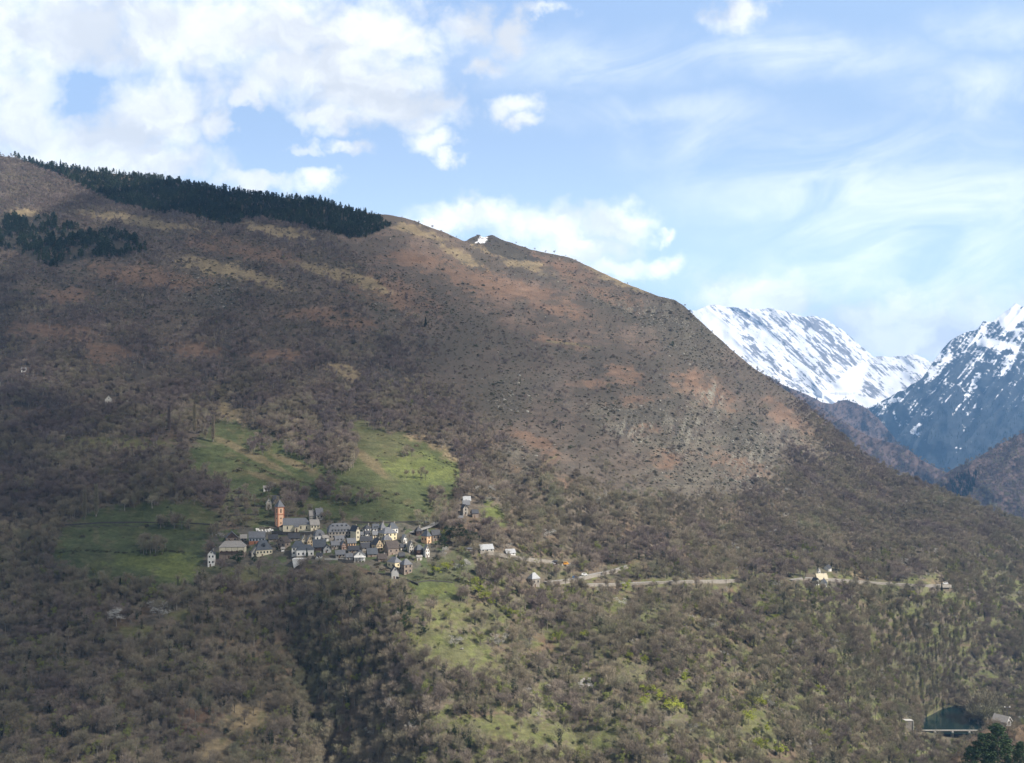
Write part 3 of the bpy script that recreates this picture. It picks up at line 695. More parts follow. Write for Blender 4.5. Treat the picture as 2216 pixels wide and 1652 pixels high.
M_IVY = mat_rand('ivy_leaves', [(0.025, 0.042, 0.020), (0.040, 0.060, 0.026)], .3)
M_SPRING = mat_rand('spring_leaves', [(0.26, 0.30, 0.05), (0.32, 0.34, 0.06)], .15)
M_PALEGREEN = mat_rand('budding_leaves', [(0.19, 0.215, 0.07), (0.22, 0.225, 0.085)], .2)
M_BLOSSOM = mat_rand('blossom', [(0.46, 0.44, 0.41), (0.38, 0.37, 0.33)], .2)
M_SCRUB = mat_rand('scrub', [(0.090, 0.080, 0.062), (0.112, 0.094, 0.072), (0.105, 0.102, 0.068), (0.14, 0.112, 0.082)], .4)
M_SCRUBG = mat_rand('broom', [(0.06, 0.072, 0.045), (0.085, 0.095, 0.055)], .35)
M_ROCK = mat_rand('pale_rock', [(0.22, 0.21, 0.18), (0.30, 0.285, 0.25)], .3)
M_LITTER = mat_rand('rust_leaves', [(0.19, 0.115, 0.065), (0.15, 0.10, 0.065)], .25)


def rot_frame(d):
    d = d / np.linalg.norm(d, axis=-1, keepdims=True)
    a = np.cross(d, np.where(np.abs(d[..., 2:]) < .9, np.array([0, 0, 1.0]), np.array([1.0, 0, 0]))); a /= np.linalg.norm(a, axis=-1, keepdims=True)
    return d, a, np.cross(d, a)


class Tri:
    def __init__(s): s.V = []; s.T = []; s.n = 0
    def add(s, V, T): s.V.append(V); s.T.append(T + s.n); s.n += len(V)
    def slivers(s, p, d, ln, w, rng):
        """Twig-like tapering slivers starting at p along d."""
        d, a, b = rot_frame(d); t = rng.uniform(0, 2 * np.pi, len(p))[:, None]
        side = a * np.cos(t) + b * np.sin(t)
        V = np.stack([p - side * w[:, None] / 2, p + side * w[:, None] / 2, p + d * ln[:, None]], 1).reshape(-1, 3)
        s.add(V, np.arange(len(p) * 3).reshape(-1, 3))
    def leaves(s, p, size, rng, flat=0.0):
        d = rng.normal(size=(len(p), 3)); d[:, 2] = d[:, 2] * (1 - flat) - flat * .3; d, a, b = rot_frame(d)
        z = size[:, None]
        V = np.stack([p - a * z * .6, p + b * z * .5, p + a * z * .6], 1).reshape(-1, 3)
        s.add(V, np.arange(len(p) * 3).reshape(-1, 3))
    def tube(s, p0, p1, r0, r1, n=5):
        p0 = np.array(p0, float); p1 = np.array(p1, float); d, a, b = rot_frame((p1 - p0)[None]); a, b = a[0], b[0]
        t = np.linspace(0, 2 * np.pi, n, endpoint=False)
        ring = np.cos(t)[:, None] * a + np.sin(t)[:, None] * b
        V = np.concatenate([p0 + ring * r0, p1 + ring * r1]); k = np.arange(n); k2 = (k + 1) % n
        s.add(V, np.concatenate([np.stack([k, k2, n + k2], 1), np.stack([k, n + k2, n + k], 1)]))
    def get(s): return np.concatenate(s.V), np.concatenate(s.T)


def ball(n, rng, fill=0.5):
    d = rng.normal(size=(n, 3)); d /= np.linalg.norm(d, axis=1, keepdims=True)
    return d * (fill + (1 - fill) * rng.random(n)[:, None]) ** .7


def skeleton(t, rng, h, cr, cz=0.62, limbs=7, lean=0.25):
    tips = []
    top = np.array([rng.normal() * lean, rng.normal() * lean, h * .55])
    t.tube((0, 0, -1.2), top * .5, h * .022, h * .017); t.tube(top * .5, top, h * .017, h * .010)
    for k in range(limbs):
        f = rng.uniform(.45, 1.0); p = top * f; az = 2 * math.pi * (k + rng.random() * .7) / limbs
        q = np.array([math.cos(az) * cr * rng.uniform(.45, .8), math.sin(az) * cr * rng.uniform(.45, .8), h * rng.uniform(cz - .05, .93)])
        m = (p + q) / 2 + np.array([math.cos(az), math.sin(az), -0.2]) * cr * .12
        t.tube(p, m, h * .009, h * .006, 4); t.tube(m, q, h * .006, h * .0025, 4); tips += [m, q]
        for j in range(3):
            q2 = m + (q - m) * rng.uniform(.1, .8) + rng.normal(size=3) * cr * .32 + np.array([0, 0, cr * .15]); t.tube(m + (q - m) * .2, q2, h * .004, h * .0015, 3); tips.append(q2)
    return np.array(tips)


def bare_tree(seed, h=12.0, cr=4.2, n=620, cz=.62, limbs=7):
    rng = np.random.default_rng(seed); tr = Tri(); tips = skeleton(tr, rng, h, cr, cz, limbs)
    cw = Tri()
    src = tips[rng.integers(0, len(tips), n)] + rng.normal(size=(n, 3)) * np.array([cr, cr, h * .16]) * .22
    c = np.array([0, 0, h * .5]); d = src - c; d /= np.linalg.norm(d, axis=1, keepdims=True); d += rng.normal(size=(n, 3)) * .45 + np.array([0, 0, .35])
    cw.slivers(src, d, rng.uniform(.07, .16, n) * h, rng.uniform(.0075, .0125, n) * h, rng)
    return tr.get(), cw.get()


def poplar(seed, h=20.0):
    rng = np.random.default_rng(seed); tr = Tri(); tr.tube((0, 0, -1), (0, 0, h * .95), h * .014, h * .002)
    n = 1100; z = rng.uniform(.08, .95, n) * h; az = rng.uniform(0, 6.283, n); r = h * .045 * (1 - (z / h) ** 3) + .1
    p = np.stack([np.cos(az) * r * .3, np.sin(az) * r * .3, z], 1); d = np.stack([np.cos(az) * .35, np.sin(az) * .35, np.ones(n)], 1)
    cw = Tri(); cw.slivers(p, d, rng.uniform(.06, .12, n) * h, rng.uniform(.006, .010, n) * h, rng)
    return tr.get(), cw.get()


def conifer(seed, h=16.0, rr=.21, n=700, top=1.0, droop=.35):
    rng = np.random.default_rng(seed); tr = Tri(); tr.tube((0, 0, -1), (0, 0, h * .97), h * .016, h * .003)
    f = rng.random(n) ** .8; z = h * (.10 + .90 * f); az = rng.uniform(0, 6.283, n); lay = .75 + .25 * np.cos(z / h * 60 + rng.random() * 6)
    R0 = h * rr * (1 - f) ** top * lay * rng.uniform(.55, 1.08, n) + .15
    p = np.stack([np.cos(az) * R0 * .35, np.sin(az) * R0 * .35, z], 1)
    d = np.stack([np.cos(az), np.sin(az), -droop * np.ones(n) + rng.normal(size=n) * .15], 1)
    cw = Tri(); cw.slivers(p, d, R0 * .75 + .25, (.045 + .06 * rng.random(n)) * h * (.45 + .6 * (1 - f)), rng)
    tip = np.array([[0, 0, h * .86]]).repeat(14, 0); cw.slivers(tip, rng.normal(size=(14, 3)) * .22 + np.array([0, 0, 1]), np.full(14, h * .15), np.full(14, h * .03), rng)
    return tr.get(), cw.get()


def pine(seed, h=14.0, n=620, nc=10, ls=1.0):
    rng = np.random.default_rng(seed); tr = Tri(); tr.tube((0, 0, -1), (0, 0, h * .9), h * .018, h * .006)
    cl = Tri(); cs = []
    for k in range(nc):
        f = k / (nc - 1); z = h * (.30 + .64 * f); az = k * 2.4 + rng.random(); r = h * .2 * (1 - .75 * f ** 1.6) * rng.uniform(.5, 1.15); cs.append((math.cos(az) * r, math.sin(az) * r, z, h * (.15 - .065 * f) * (10 / nc) ** .3))
    cs = np.array(cs); i = rng.integers(0, nc, n)
    p = cs[i, :3] + ball(n, rng, .3) * cs[i, 3:] * np.array([1.1, 1.1, .75]); cl.leaves(p, rng.uniform(.05, .10, n) * h * ls, rng, .3)
    return tr.get(), cl.get()


def leafy(seed, h=9.0, cr=3.6, n=700, size=.055, clumps=14, twigs=160, squash=.8):
    """Crown of small leaf clumps on bare limbs (spring foliage, blossom, evergreen)."""
    rng = np.random.default_rng(seed); tr = Tri(); tips = skeleton(tr, rng, h, cr, .55, 6)
    c = tips[rng.integers(0, len(tips), clumps)] + rng.normal(size=(clumps, 3)) * cr * .2
    i = rng.integers(0, clumps, n); rad = rng.uniform(.22, .42, clumps) * cr
    p = c[i] + ball(n, rng, .35) * rad[i][:, None] * np.array([1, 1, squash])
    lf = Tri(); lf.leaves(p, rng.uniform(.6, 1.3, n) * size * h, rng)
    return tr.get(), lf.get()


def bush(seed, r=1.6, h=1.5, n=150, size=.32):
    rng = np.random.default_rng(seed); p = ball(n, rng, .35) * np.array([r, r, h]) * (1 + .25 * np.sin(rng.random((n, 1)) * 9)); p[:, 2] = np.abs(p[:, 2])
    lf = Tri(); lf.leaves(p, rng.uniform(.6, 1.4, n) * size * r, rng); return lf.get()


def ivy_tree(seed, h=13.0):
    rng = np.random.default_rng(seed); (tv, tt), (cv, ct) = bare_tree(seed, h, 3.4, 360)
    n = 340; z = rng.uniform(0, .78, n) * h; az = rng.uniform(0, 6.283, n); r = h * (.03 + .075 * np.sin(np.clip(z / h / .8, 0, 1) * 3.0) * rng.random(n))
    lf = Tri(); lf.leaves(np.stack([np.cos(az) * r, np.sin(az) * r, z], 1), rng.uniform(.03, .065, n) * h, rng)
    return (tv, tt), (cv, ct), lf.get()


def rock(seed):
    rng = np.random.default_rng(seed); n = 26; d = ball(n, rng, 1.0) * rng.uniform(.7, 1.1, (n, 1)) * np.array([1.3, .9, .8])
    import bmesh
    bm = bmesh.new()
    for q in d: bm.verts.new(q)
    g = bmesh.ops.convex_hull(bm, input=bm.verts); bmesh.ops.delete(bm, geom=[v for v in bm.verts if not v.link_faces], context='VERTS')
    bmesh.ops.triangulate(bm, faces=bm.faces); bm.verts.index_update()
    V = np.array([v.co for v in bm.verts]); T = np.array([[v.index for v in f.verts] for f in bm.faces]); bm.free(); return V, T


def joined(parts, mats):
    V = []; T = []; M = []; n = 0
    for k, (v, t) in enumerate(parts): V.append(v); T.append(t + n); M.append(np.full(len(t), k)); n += len(v)
    return np.concatenate(V), np.concatenate(T), np.concatenate(M), mats


PROTO = {}


def proto(kind, name, builds, mats, part_names):
    """Variants of a plant: one mesh per part (for single plants) and one joined mesh (for far woodland)."""
    out = []
    for k, parts in enumerate(builds):
        pm = [mesh_data(f'{name}_{pn}', v, t, [m]) for (v, t), m, pn in zip(parts, mats, part_names)]
        V, T, M, ms = joined(parts, mats)
        jo = bpy.data.objects.new(name + '_variant', mesh_data(name, V, T, ms, M))
        out.append(dict(parts=list(zip(part_names, pm)), joined=jo, h=max(v[:, 2].max() for v, t in parts)))
    PROTO[kind] = out


proto('bare', 'bare_tree', [bare_tree(s, 12, cr, n, cz, li) for s, cr, n, cz, li in ((1, 3.3, 800, .60, 7), (2, 2.5, 640, .64, 6), (3, 4.0, 950, .58, 8), (4, 2.3, 600, .66, 6), (5, 3.5, 820, .55, 9), (6, 2.9, 720, .6, 7), (7, 2.0, 540, .6, 6))], [M_BARK, M_TWIG], ['trunk', 'crown'])
proto('birch', 'birch_tree', [bare_tree(s, 12, cr, 560, .55, 8) for s, cr in ((11, 2.6), (12, 3.0), (13, 2.3))], [M_PALEBARK, M_TWIGP], ['trunk', 'crown'])
proto('poplar', 'poplar_tree', [poplar(s) for s in (21, 22)], [M_BARK, M_TWIG], ['trunk', 'crown'])
proto('conifer', 'conifer_tree', [conifer(s, 16, r) for s, r in ((31, .19), (32, .23), (33, .16))], [M_BARK, M_FIR], ['trunk', 'crown'])
proto('spruce', 'spruce_tree', [conifer(s, 15, r, 420) for s, r in ((35, .17), (36, .20), (37, .15))], [M_BARK, M_PINE], ['trunk', 'crown'])
proto('pine', 'pine_tree', [pine(s) for s in (41, 42, 43)], [M_BARK, M_PINE], ['trunk', 'crown'])
proto('nearpine', 'near_pine_tree', [pine(s, 14, 4200, 26, .42) for s in (45, 46, 47)], [M_BARK, M_NEARPINE], ['trunk', 'crown'])
proto('spring', 'budding_tree', [leafy(s, 10, cr, 1300, .05, 20) for s, cr in ((51, 3.9), (52, 3.2), (53, 4.3))], [M_BARK, M_SPRING], ['trunk', 'crown'])
proto('palegreen', 'budding_tree', [leafy(s, 10, cr, 900, .042, 18) for s, cr in ((54, 3.6), (55, 3.0), (56, 2.6))], [M_BARK, M_PALEGREEN], ['trunk', 'crown'])
proto('blossom', 'blossom_tree', [leafy(s, 9, cr, 900, .042, 16) for s, cr in ((61, 3.9), (62, 3.3))], [M_BARK, M_BLOSSOM], ['trunk', 'crown'])
proto('evergreen', 'evergreen_tree', [leafy(s, 10, cr, 1100, .055, 22) for s, cr in ((71, 3.8), (72, 3.2))], [M_BARK, M_IVY], ['trunk', 'crown'])
proto('ivy', 'ivy_clad_tree', [ivy_tree(s) for s in (75, 76, 77)], [M_BARK, M_TWIG, M_IVY], ['trunk', 'crown', 'ivy'])
proto('scrub', 'scrub', [(bush(s, r, h),) for s, r, h in ((81, 1.6, 1.4), (82, 2.2, 1.5), (83, 1.2, 1.1))], [M_SCRUB], ['crown'])
proto('broom', 'broom', [(bush(s, r, h),) for s, r, h in ((84, 1.7, 1.5), (85, 1.3, 1.2))], [M_SCRUBG], ['crown'])
proto('litter', 'bracken', [(bush(s, 1.8, .8, 110),) for s in (86, 87)], [M_LITTER], ['crown'])
proto('rock', 'rocks', [(rock(s),) for s in (91, 92, 93)], [M_ROCK], ['crown'])


def plant(kind, k, loc, scale, rotz, label, cat, group=None, name=None):
    pr = PROTO[kind][k % len(PROTO[kind])]
    nm = name or pr['joined'].data.name.split('.')[0]
    t = empty(nm, loc, rotz); t.scale = (scale, scale, scale) if not isinstance(scale, tuple) else scale
    tag(t, label, cat, group)
    for pn, me in pr['parts']: link(pn, me, t)
    return t


def scatter(name, label, cat, kinds, P, scl, which=None):
    """Countless plants as ONE object: a point cloud whose geometry nodes put a plant on each point."""
    n = len(P)
    if n == 0: return
    me = bpy.data.meshes.new(name); me.vertices.add(n); me.vertices.foreach_set('co', P.astype(np.float32).ravel())
    rng = np.random.default_rng(n)
    for an, ty, data in (('yaw', 'FLOAT', rng.uniform(0, 6.283, n)), ('size', 'FLOAT', scl), ('which', 'INT', which if which is not None else rng.integers(0, 999, n))):
        a = me.attributes.new(an, ty, 'POINT'); a.data.foreach_set('value', np.asarray(data, dtype=np.int32 if ty == 'INT' else np.float32))
    me.update()
    o = link(name, me); tag(o, label, cat, kind='stuff')
    g = bpy.data.node_groups.new(name + '_nodes', 'GeometryNodeTree')
    g.interface.new_socket('Geometry', in_out='INPUT', socket_type='NodeSocketGeometry'); g.interface.new_socket('Geometry', in_out='OUTPUT', socket_type='NodeSocketGeometry')
    N = g.nodes; L = g.links
    gi = N.new('NodeGroupInput'); go = N.new('NodeGroupOutput'); ip = N.new('GeometryNodeInstanceOnPoints'); jn = N.new('GeometryNodeJoinGeometry')
    for ob in reversed([p['joined'] for k in kinds for p in PROTO[k]]):
        oi = N.new('GeometryNodeObjectInfo'); oi.inputs['Object'].default_value = ob; oi.inputs['As Instance'].default_value = False
        ti = N.new('GeometryNodeGeometryToInstance'); L.new(oi.outputs['Geometry'], ti.inputs[0]); L.new(ti.outputs[0], jn.inputs[0])
    nv = sum(len(PROTO[k]) for k in kinds)
    def at(nm, ty):
        a = N.new('GeometryNodeInputNamedAttribute'); a.data_type = ty; a.inputs['Name'].default_value = nm; return a.outputs['Attribute']
    md = N.new('FunctionNodeInputInt'); cm = N.new('ShaderNodeCombineXYZ'); L.new(at('yaw', 'FLOAT'), cm.inputs[2])
    mo = N.new('ShaderNodeMath'); mo.operation = 'MODULO'; L.new(at('which', 'INT'), mo.inputs[0]); mo.inputs[1].default_value = nv
    N.remove(md)
    L.new(gi.outputs[0], ip.inputs['Points']); L.new(jn.outputs[0], ip.inputs['Instance']); ip.inputs['Pick Instance'].default_value = True
    L.new(mo.outputs[0], ip.inputs['Instance Index']); L.new(cm.outputs[0], ip.inputs['Rotation'])
    sc = N.new('ShaderNodeCombineXYZ'); s = at('size', 'FLOAT')
    for i in range(3): L.new(s, sc.inputs[i])
    L.new(sc.outputs[0], ip.inputs['Scale'])
    L.new(ip.outputs[0], go.inputs[0])
    md = o.modifiers.new('scatter', 'NODES'); md.node_group = g
    return o


# cell areas of the hillside, for sampling plants per square metre of ground
def cell_area(P):
    a = P[1:, :-1] - P[:-1, :-1]; b = P[:-1, 1:] - P[:-1, :-1]
    n = np.cross(a, b); return np.linalg.norm(n, axis=-1)


def sample(dens, P, U, Vv, rng, spacing2):
    A = cell_area(P) * np.clip(dens[:-1, :-1], 0, None) / spacing2
    cnt = rng.poisson(np.minimum(A, 4)); i, j = np.nonzero(cnt); rep = cnt[i, j]
    i = np.repeat(i, rep); j = np.repeat(j, rep); a = rng.random(len(i)); b = rng.random(len(i))
    f = lambda X: (X[i, j].T * (1 - a) * (1 - b) + X[i + 1, j].T * a * (1 - b) + X[i, j + 1].T * (1 - a) * b + X[i + 1, j + 1].T * a * b).T
    return f(P), f(U), f(Vv)


INF = (GU > -60) & (GU < 2280) & (GV < 1730)
LANES = []          # road centre lines in photograph columns/rows, used to keep trees off them
LANES += [[(1036, 1193), (1062, 1194), (1100, 1202), (1150, 1209), (1190, 1214), (1250, 1222)],
          [(1355, 1224), (1330, 1233), (1295, 1240), (1262, 1247), (1230, 1254), (1175, 1260)],
          [(1262, 1264), (1320, 1264), (1400, 1260), (1480, 1257), (1590, 1255)],
          [(1708, 1255), (1745, 1250), (1790, 1252), (1850, 1256), (1905, 1261), (1960, 1264), (2050, 1266)],
          [(886, 1153), (916, 1144), (930, 1137), (938, 1131)]]
near_lane = np.zeros(GU.shape, bool); below_lane = near_lane.copy()
for ln in LANES[:4]:
    ln = np.array(ln)
    if ln[0, 0] > ln[-1, 0]: ln = ln[::-1]
    vl = np.interp(GU, ln[:, 0], ln[:, 1]); below_lane |= (GU > ln[0, 0] - 4) & (GU < ln[-1, 0] + 4) & (GV >= vl + 6) & (GV < vl + 20); near_lane |= (GU > ln[0, 0] - 4) & (GU < ln[-1, 0] + 4) & (GV > vl - 3) & (GV < vl + 6)
KEEP = INF & ~LK & ~near_lane
wood = np.where(KEEP, WOOD, 0) * np.where(below_lane, .18, 1.0) * np.where(inpoly(*warp(GU, GV, 5, 14, 18), [(435, 1210), (840, 1215), (905, 1250), (905, 1272), (830, 1266), (740, 1244), (640, 1252), (560, 1240), (440, 1246)]), .12, 1.0); scr = np.where(KEEP, SCRUB, 0)
for e in [(1780, 1250, 34, 20), (1052, 1190, 24, 12), (1103, 1199, 20, 12), (1155, 1258, 24, 20), (1016, 1116, 28, 40), (856, 1258, 22, 16), (880, 1252, 18, 12), (1235, 1222, 34, 8), (1967, 1580, 13, 20), (2050, 1594, 74, 16), (235, 868, 16, 14), (52, 801, 9, 8)]:
    wood = np.where(ell(GU, GV, e) < 1, 0, wood); scr = np.where(ell(GU, GV, e) < 1, scr * .3, scr)

BRIGHT_TREES = [(1353, 1282, 26, 1.2), (1504, 1326, 24, .8), (1394, 1442, 28, 1.3), (1363, 1428, 18, 1), (1263, 1386, 22, 1), (1204, 1394, 30, .8), (1406, 1512, 34, 1.5), (1424, 1520, 26, 1.2), (1481, 1486, 36, 1.2), (1460, 1548, 36, 1.5), (1446, 1536, 30, 1), (1568, 1524, 18, 1.2),
                (1645, 1538, 32, 1.1), (1619, 1570, 36, 1.0), (1660, 1590, 26, 1.2), (1519, 1580, 16, 1.3), (1645, 1628, 32, 1.2), (1688, 1642, 36, 1.5), (1680, 1344, 16, 1), (1775, 1502, 22, 1.3), (1785, 1598, 20, 1.5), (1395, 1530, 24, 1), (770, 1480, 24, 1), (755, 1540, 22, 1)]
SPUR_TREES = [(1035, 1292, 34, 1.2), (1048, 1306, 30, 1.2), (1062, 1318, 28, 1.1), (1028, 1272, 26, 1)]
BLOSSOMS = [(252, 1356, 42, 1.4), (345, 1338, 36, 1.8), (1345, 1312, 18, 2.0), (1186, 1168, 24, 1.4), (1058, 1092, 18, 2.2), (1080, 1400, 30, 1.2), (1010, 1236, 26, 1.3), (800, 1596, 22, 1), (985, 1400, 24, 1.6)]
for (tu, tv, th, tw) in BRIGHT_TREES + SPUR_TREES + BLOSSOMS + [(183, 1124, 66, .55), (208, 1118, 74, .55), (366, 936, 62, .5), (421, 938, 66, .5), (461, 956, 62, .5), (1108, 1342, 27, 1.3), (941, 1248, 26, 1.2), (967, 1240, 26, 1.1), (963, 1172, 28, 1)]:
    wood = np.where(ell(GU, GV, (tu, tv + th * .42, th * .55 * tw, th * .62)) < 1, 0, wood)
rng = np.random.default_rng(5)
TP, TU, TV = sample(wood, P, GU, GV, rng, 17.0)
kindsel = rng.random(len(TP)); hgt = np.clip(rng.lognormal(-.03, .26, len(TP)), .4, 1.7) * np.interp(TV, [500, 800, 1100, 1400], [.50, .60, .70, .74])
birchy = (fbm(TU / 60, TV / 40, 131, 3) > .1) & (TV < 1000)
evz = fbm(TU / 45, TV / 45, 132, 3) + .6 * inpoly(TU, TV, [(640, 1240), (760, 1250), (900, 1300), (900, 1420), (860, 1560), (730, 1600), (660, 1480)])
grz = fbm(TU / 30, TV / 24, 133, 3) + .35 * inpoly(TU, TV, [(880, 1250), (1000, 1190), (1180, 1230), (1260, 1330), (1180, 1420), (1050, 1330), (950, 1420), (880, 1340)]) + .1 * (TU > 1150)
isiv = (kindsel < np.where((TV > 1180) & (evz > .12), .22, .018)); issp = (~isiv) & (kindsel > np.where((TV > 1190), np.where(grz > .22, .60, .94), .997))
isbl = (~isiv) & (~issp) & (TV > 1060) & (TU > 840) & (rng.random(len(TP)) < np.where(grz > .2, .05, .008))
isbi = birchy & ~isiv & ~issp & ~isbl & (kindsel < .7)
isba = ~(isiv | issp | isbi | isbl)
inview = (TU > 8) & (TU < 2208) & (TV < 1660)


def nearest(mask, n):
    idx = np.nonzero(mask & inview)[0]; return idx[np.argsort(TP[idx, 1] / hgt[idx])[:n]]


used = np.zeros(len(TP), bool)
for kind, msk, n, cat, label, grp in (
        ('bare', isba, 300, 'bare tree', 'leafless grey brown tree in the wood low on the slope', 'bare trees of the lower wood'),
        ('ivy', isiv, 260, 'ivy-clad tree', 'leafless tree with dark green ivy around its trunk', 'ivy-clad trees of the wood'),
        ('blossom', isbl, 200, 'blossom tree', 'small white blossoming tree in the wood right of the village', 'blossoming trees of the wood'),
        ('palegreen', issp, 120, 'budding tree', 'tree with thin pale green new leaves among bare trees', 'budding trees of the wood')):
    for i in nearest(msk, n):
        plant(kind, int(rng.integers(0, 99)), TP[i], float(hgt[i]), float(rng.uniform(0, 6.28)), label, cat, grp); used[i] = True
scatter('woodland', 'leafless grey brown woodland covering the mountainside', 'woodland', ['bare'], TP[isba & ~used], hgt[isba & ~used])
scatter('birch_wood', 'purple grey bare birch wood on the upper slopes', 'woodland', ['birch'], TP[isbi], hgt[isbi])
scatter('ivy_wood', 'further ivy-clad trees scattered through the wood', 'woodland', ['ivy'], TP[isiv & ~used], hgt[isiv & ~used])
scatter('blossom_wood', 'further blossoming trees scattered through the wood', 'woodland', ['blossom'], TP[isbl & ~used], hgt[isbl & ~used])
scatter('budding_wood', 'further pale budding trees scattered through the wood', 'woodland', ['palegreen'], TP[issp & ~used], hgt[issp & ~used])

pd = np.where(INF & PA, 1.0, 0) + np.where(INF & PB, np.clip(.45 + 1.6 * fbm(GU / 16, GV / 12, 150, 3), 0, 1), 0)
QP, QU, QV = sample(pd, P, GU, GV, rng, 26.0)
# pines standing on the skyline are counted one by one, left to right
edge = (QV < np.interp(QU, UG, SG) + 7) & (QU < 765) & (QU > 4)
ei = np.nonzero(edge)[0]; ei = rng.permutation(ei)[:150]
qs = np.clip(rng.normal(.72, .2, len(QP)), .35, 1.25); um = np.zeros(len(QP), bool)
for i in ei:
    plant('spruce' if rng.random() < .4 else 'pine', int(rng.integers(9)), QP[i], float(qs[i] * 1.0), 0.0, 'dark pine on the skyline at the top edge of the pine forest', 'pine tree', 'pines along the skyline', name='pine_tree'); um[i] = True
b = QV > 460 + 0 * QU; isB = (QU < 330) & (QV > 462)
scatter('pine_forest', 'dense dark pine forest along the top of the ridge', 'pine forest', ['pine', 'spruce', 'pine'], QP[~um & ~isB], qs[~um & ~isB] * .9)
scatter('pine_forest', 'smaller dark pine wood on the slope below the ridge forest', 'pine forest', ['pine'], QP[isB], qs[isB] * 1.0)

SP, SU, SV = sample(scr, P, GU, GV, rng, 22.0)
ks = rng.random(len(SP)); ss = np.clip(rng.lognormal(-.5, .5, len(SP)), .28, 2.2) * np.interp(SV, [500, 1100, 1300], [1.0, .85, .8])
gz = fbm(SU / 40, SV / 40, 141, 3)
isg = ks < np.where(gz > .15, .5, .08)
scatter('scrub', 'dark heather and thorn scrub dotted over the open slopes', 'scrub', ['scrub'], SP[~isg], ss[~isg])
scatter('broom', 'dark green broom bushes dotted over the open slopes', 'scrub', ['broom'], SP[isg], ss[isg])
rk = np.zeros(GU.shape)
for e in ROCK: rk += np.clip(1.2 - ell(GU, GV, e), 0, 1)
rk += .02 * (GV < 1000) + .15 * np.clip(1 - ell(GU, GV, (1000, 1420, 90, 80)), 0, 1)
RP, RU, RV = sample(np.where(KEEP & ~MEAD & ~PA, rk, 0), P, GU, GV, rng, 48.0)
scatter('rocks', 'pale grey boulders and outcrops scattered on the steep slope', 'rocks', ['rock'], RP, np.clip(rng.lognormal(-.45, .55, len(RP)), .25, 2.6))


def layer_wood(L, name, label, kinds, sp2, dens=None, s=1.0):
    u, v, Y = L; Pl = unproj(u, v, Y); d = np.ones(u.shape) if dens is None else dens(u, v)
    d = np.where((u > 1580) & (u < 2260) & (v < 1720), d, 0)
    A, uu, vv = sample(d, Pl, u, v, rng, sp2)
    scatter(name, label, 'woodland', kinds, A, np.clip(rng.normal(s, .2 * s, len(A)), .4, 3))


CON = [(2040, 1055), (2056, 1040), (2080, 1030), (2110, 1020), (2116, 1040), (2100, 1075), (2080, 1082)]
layer_wood(PU, 'woodland', 'bare purple woodland on the hazy slope', ['birch', 'bare'], 300.0, None, 1.5)
layer_wood(RH, 'woodland', 'bare brown woodland on the hill at the right edge', ['bare', 'birch'], 170.0, lambda u, v: np.where(inpoly(u, v, CON), 0, 1.0), 1.3)
layer_wood(RH, 'conifer_wood', 'dark conifer stand on the hill at the right edge', ['conifer'], 90.0, lambda u, v: np.where(inpoly(*warp(u, v, 5, 12), CON), 1.0, 0), 1.0)
layer_wood(KN, 'woodland', 'bare woodland on the knoll under the snow', ['birch'], 500.0, None, 1.8)
layer_wood(BM, 'conifer_wood', 'hazy blue conifer forest on the lower flank of the shaded mountain', ['spruce'], 1300.0, lambda u, v: sstep(v, 790, 900) * (.6 + .9 * fbm(u / 20, v / 16, 152, 3)), 1.7)
layer_wood(BK, 'woodland', 'bare trees on the near bank', ['bare'], 120.0, lambda u, v: np.where(v > 1585, 1.0, .0), .8)

# ------------------------------------------------------------------ buildings
W_WHITE = mat_plain('white_render', (0.74, 0.73, 0.70), .10, .5, tint=(0.58, 0.56, 0.50, 1))
W_CREAM = mat_plain('cream_render', (0.66, 0.60, 0.45), .12, .5, tint=(0.5, 0.45, 0.34, 1))
W_YELLOW = mat_plain('yellow_render', (0.70, 0.61, 0.41), .10, .5)
W_OCHRE = mat_plain('ochre_render', (0.62, 0.50, 0.33), .12, .5)
W_ORANGE = mat_plain('orange_render', (0.66, 0.44, 0.27), .10, .5)
W_TOWER = mat_plain('apricot_render', (0.72, 0.47, 0.31), .08, .5)
W_RED = mat_plain('red_quoins', (0.52, 0.19, 0.11), .12, .7)
W_SALMON = mat_plain('salmon_render', (0.42, 0.30, 0.24), .18, .5)
W_GREY = mat_plain('grey_render', (0.40, 0.40, 0.39), .16, .5)
W_BLUE = mat_plain('blue_grey_render', (0.32, 0.35, 0.39), .16, .5)
W_STONE = mat_plain('stone_wall', (0.29, 0.265, 0.23), .35, .8)
W_PALESTONE = mat_plain('pale_stone', (0.46, 0.44, 0.39), .25, .8)
W_BROWN = mat_plain('brown_stone', (0.25, 0.205, 0.17), .35, .8)
W_WOOD = mat_plain('dark_wood', (0.085, 0.06, 0.05), .3, .8)
W_TERRA = mat_plain('terracotta_brick', (0.36, 0.16, 0.09), .2, .8)
R_SLATE = mat_plain('grey_slate', (0.155, 0.16, 0.172), .22, .7, .55)
R_DARK = mat_plain('dark_slate', (0.058, 0.060, 0.068), .25, .7, .55)
R_BLUE = mat_plain('blue_slate', (0.085, 0.095, 0.110), .22, .7, .55)
R_PALE = mat_plain('weathered_pale_slate', (0.31, 0.29, 0.265), .2, .7, .7)
R_METAL = mat_plain('pale_sheet_metal', (0.36, 0.37, 0.38), .15, .5, .6)
R_RUST = mat_plain('rusty_dark_roof', (0.085, 0.072, 0.066), .3, .7)
M_GLASS = mat_plain('dark_window', (0.025, 0.028, 0.032), .2, 1.0, .25)
M_SHUT = mat_plain('brown_shutter', (0.12, 0.075, 0.05), .2, 1.0)
M_ROAD = mat_plain('pale_asphalt', (0.32, 0.31, 0.29), .15, .3)
M_CONC = mat_plain('pale_concrete', (0.52, 0.51, 0.48), .12, .4)


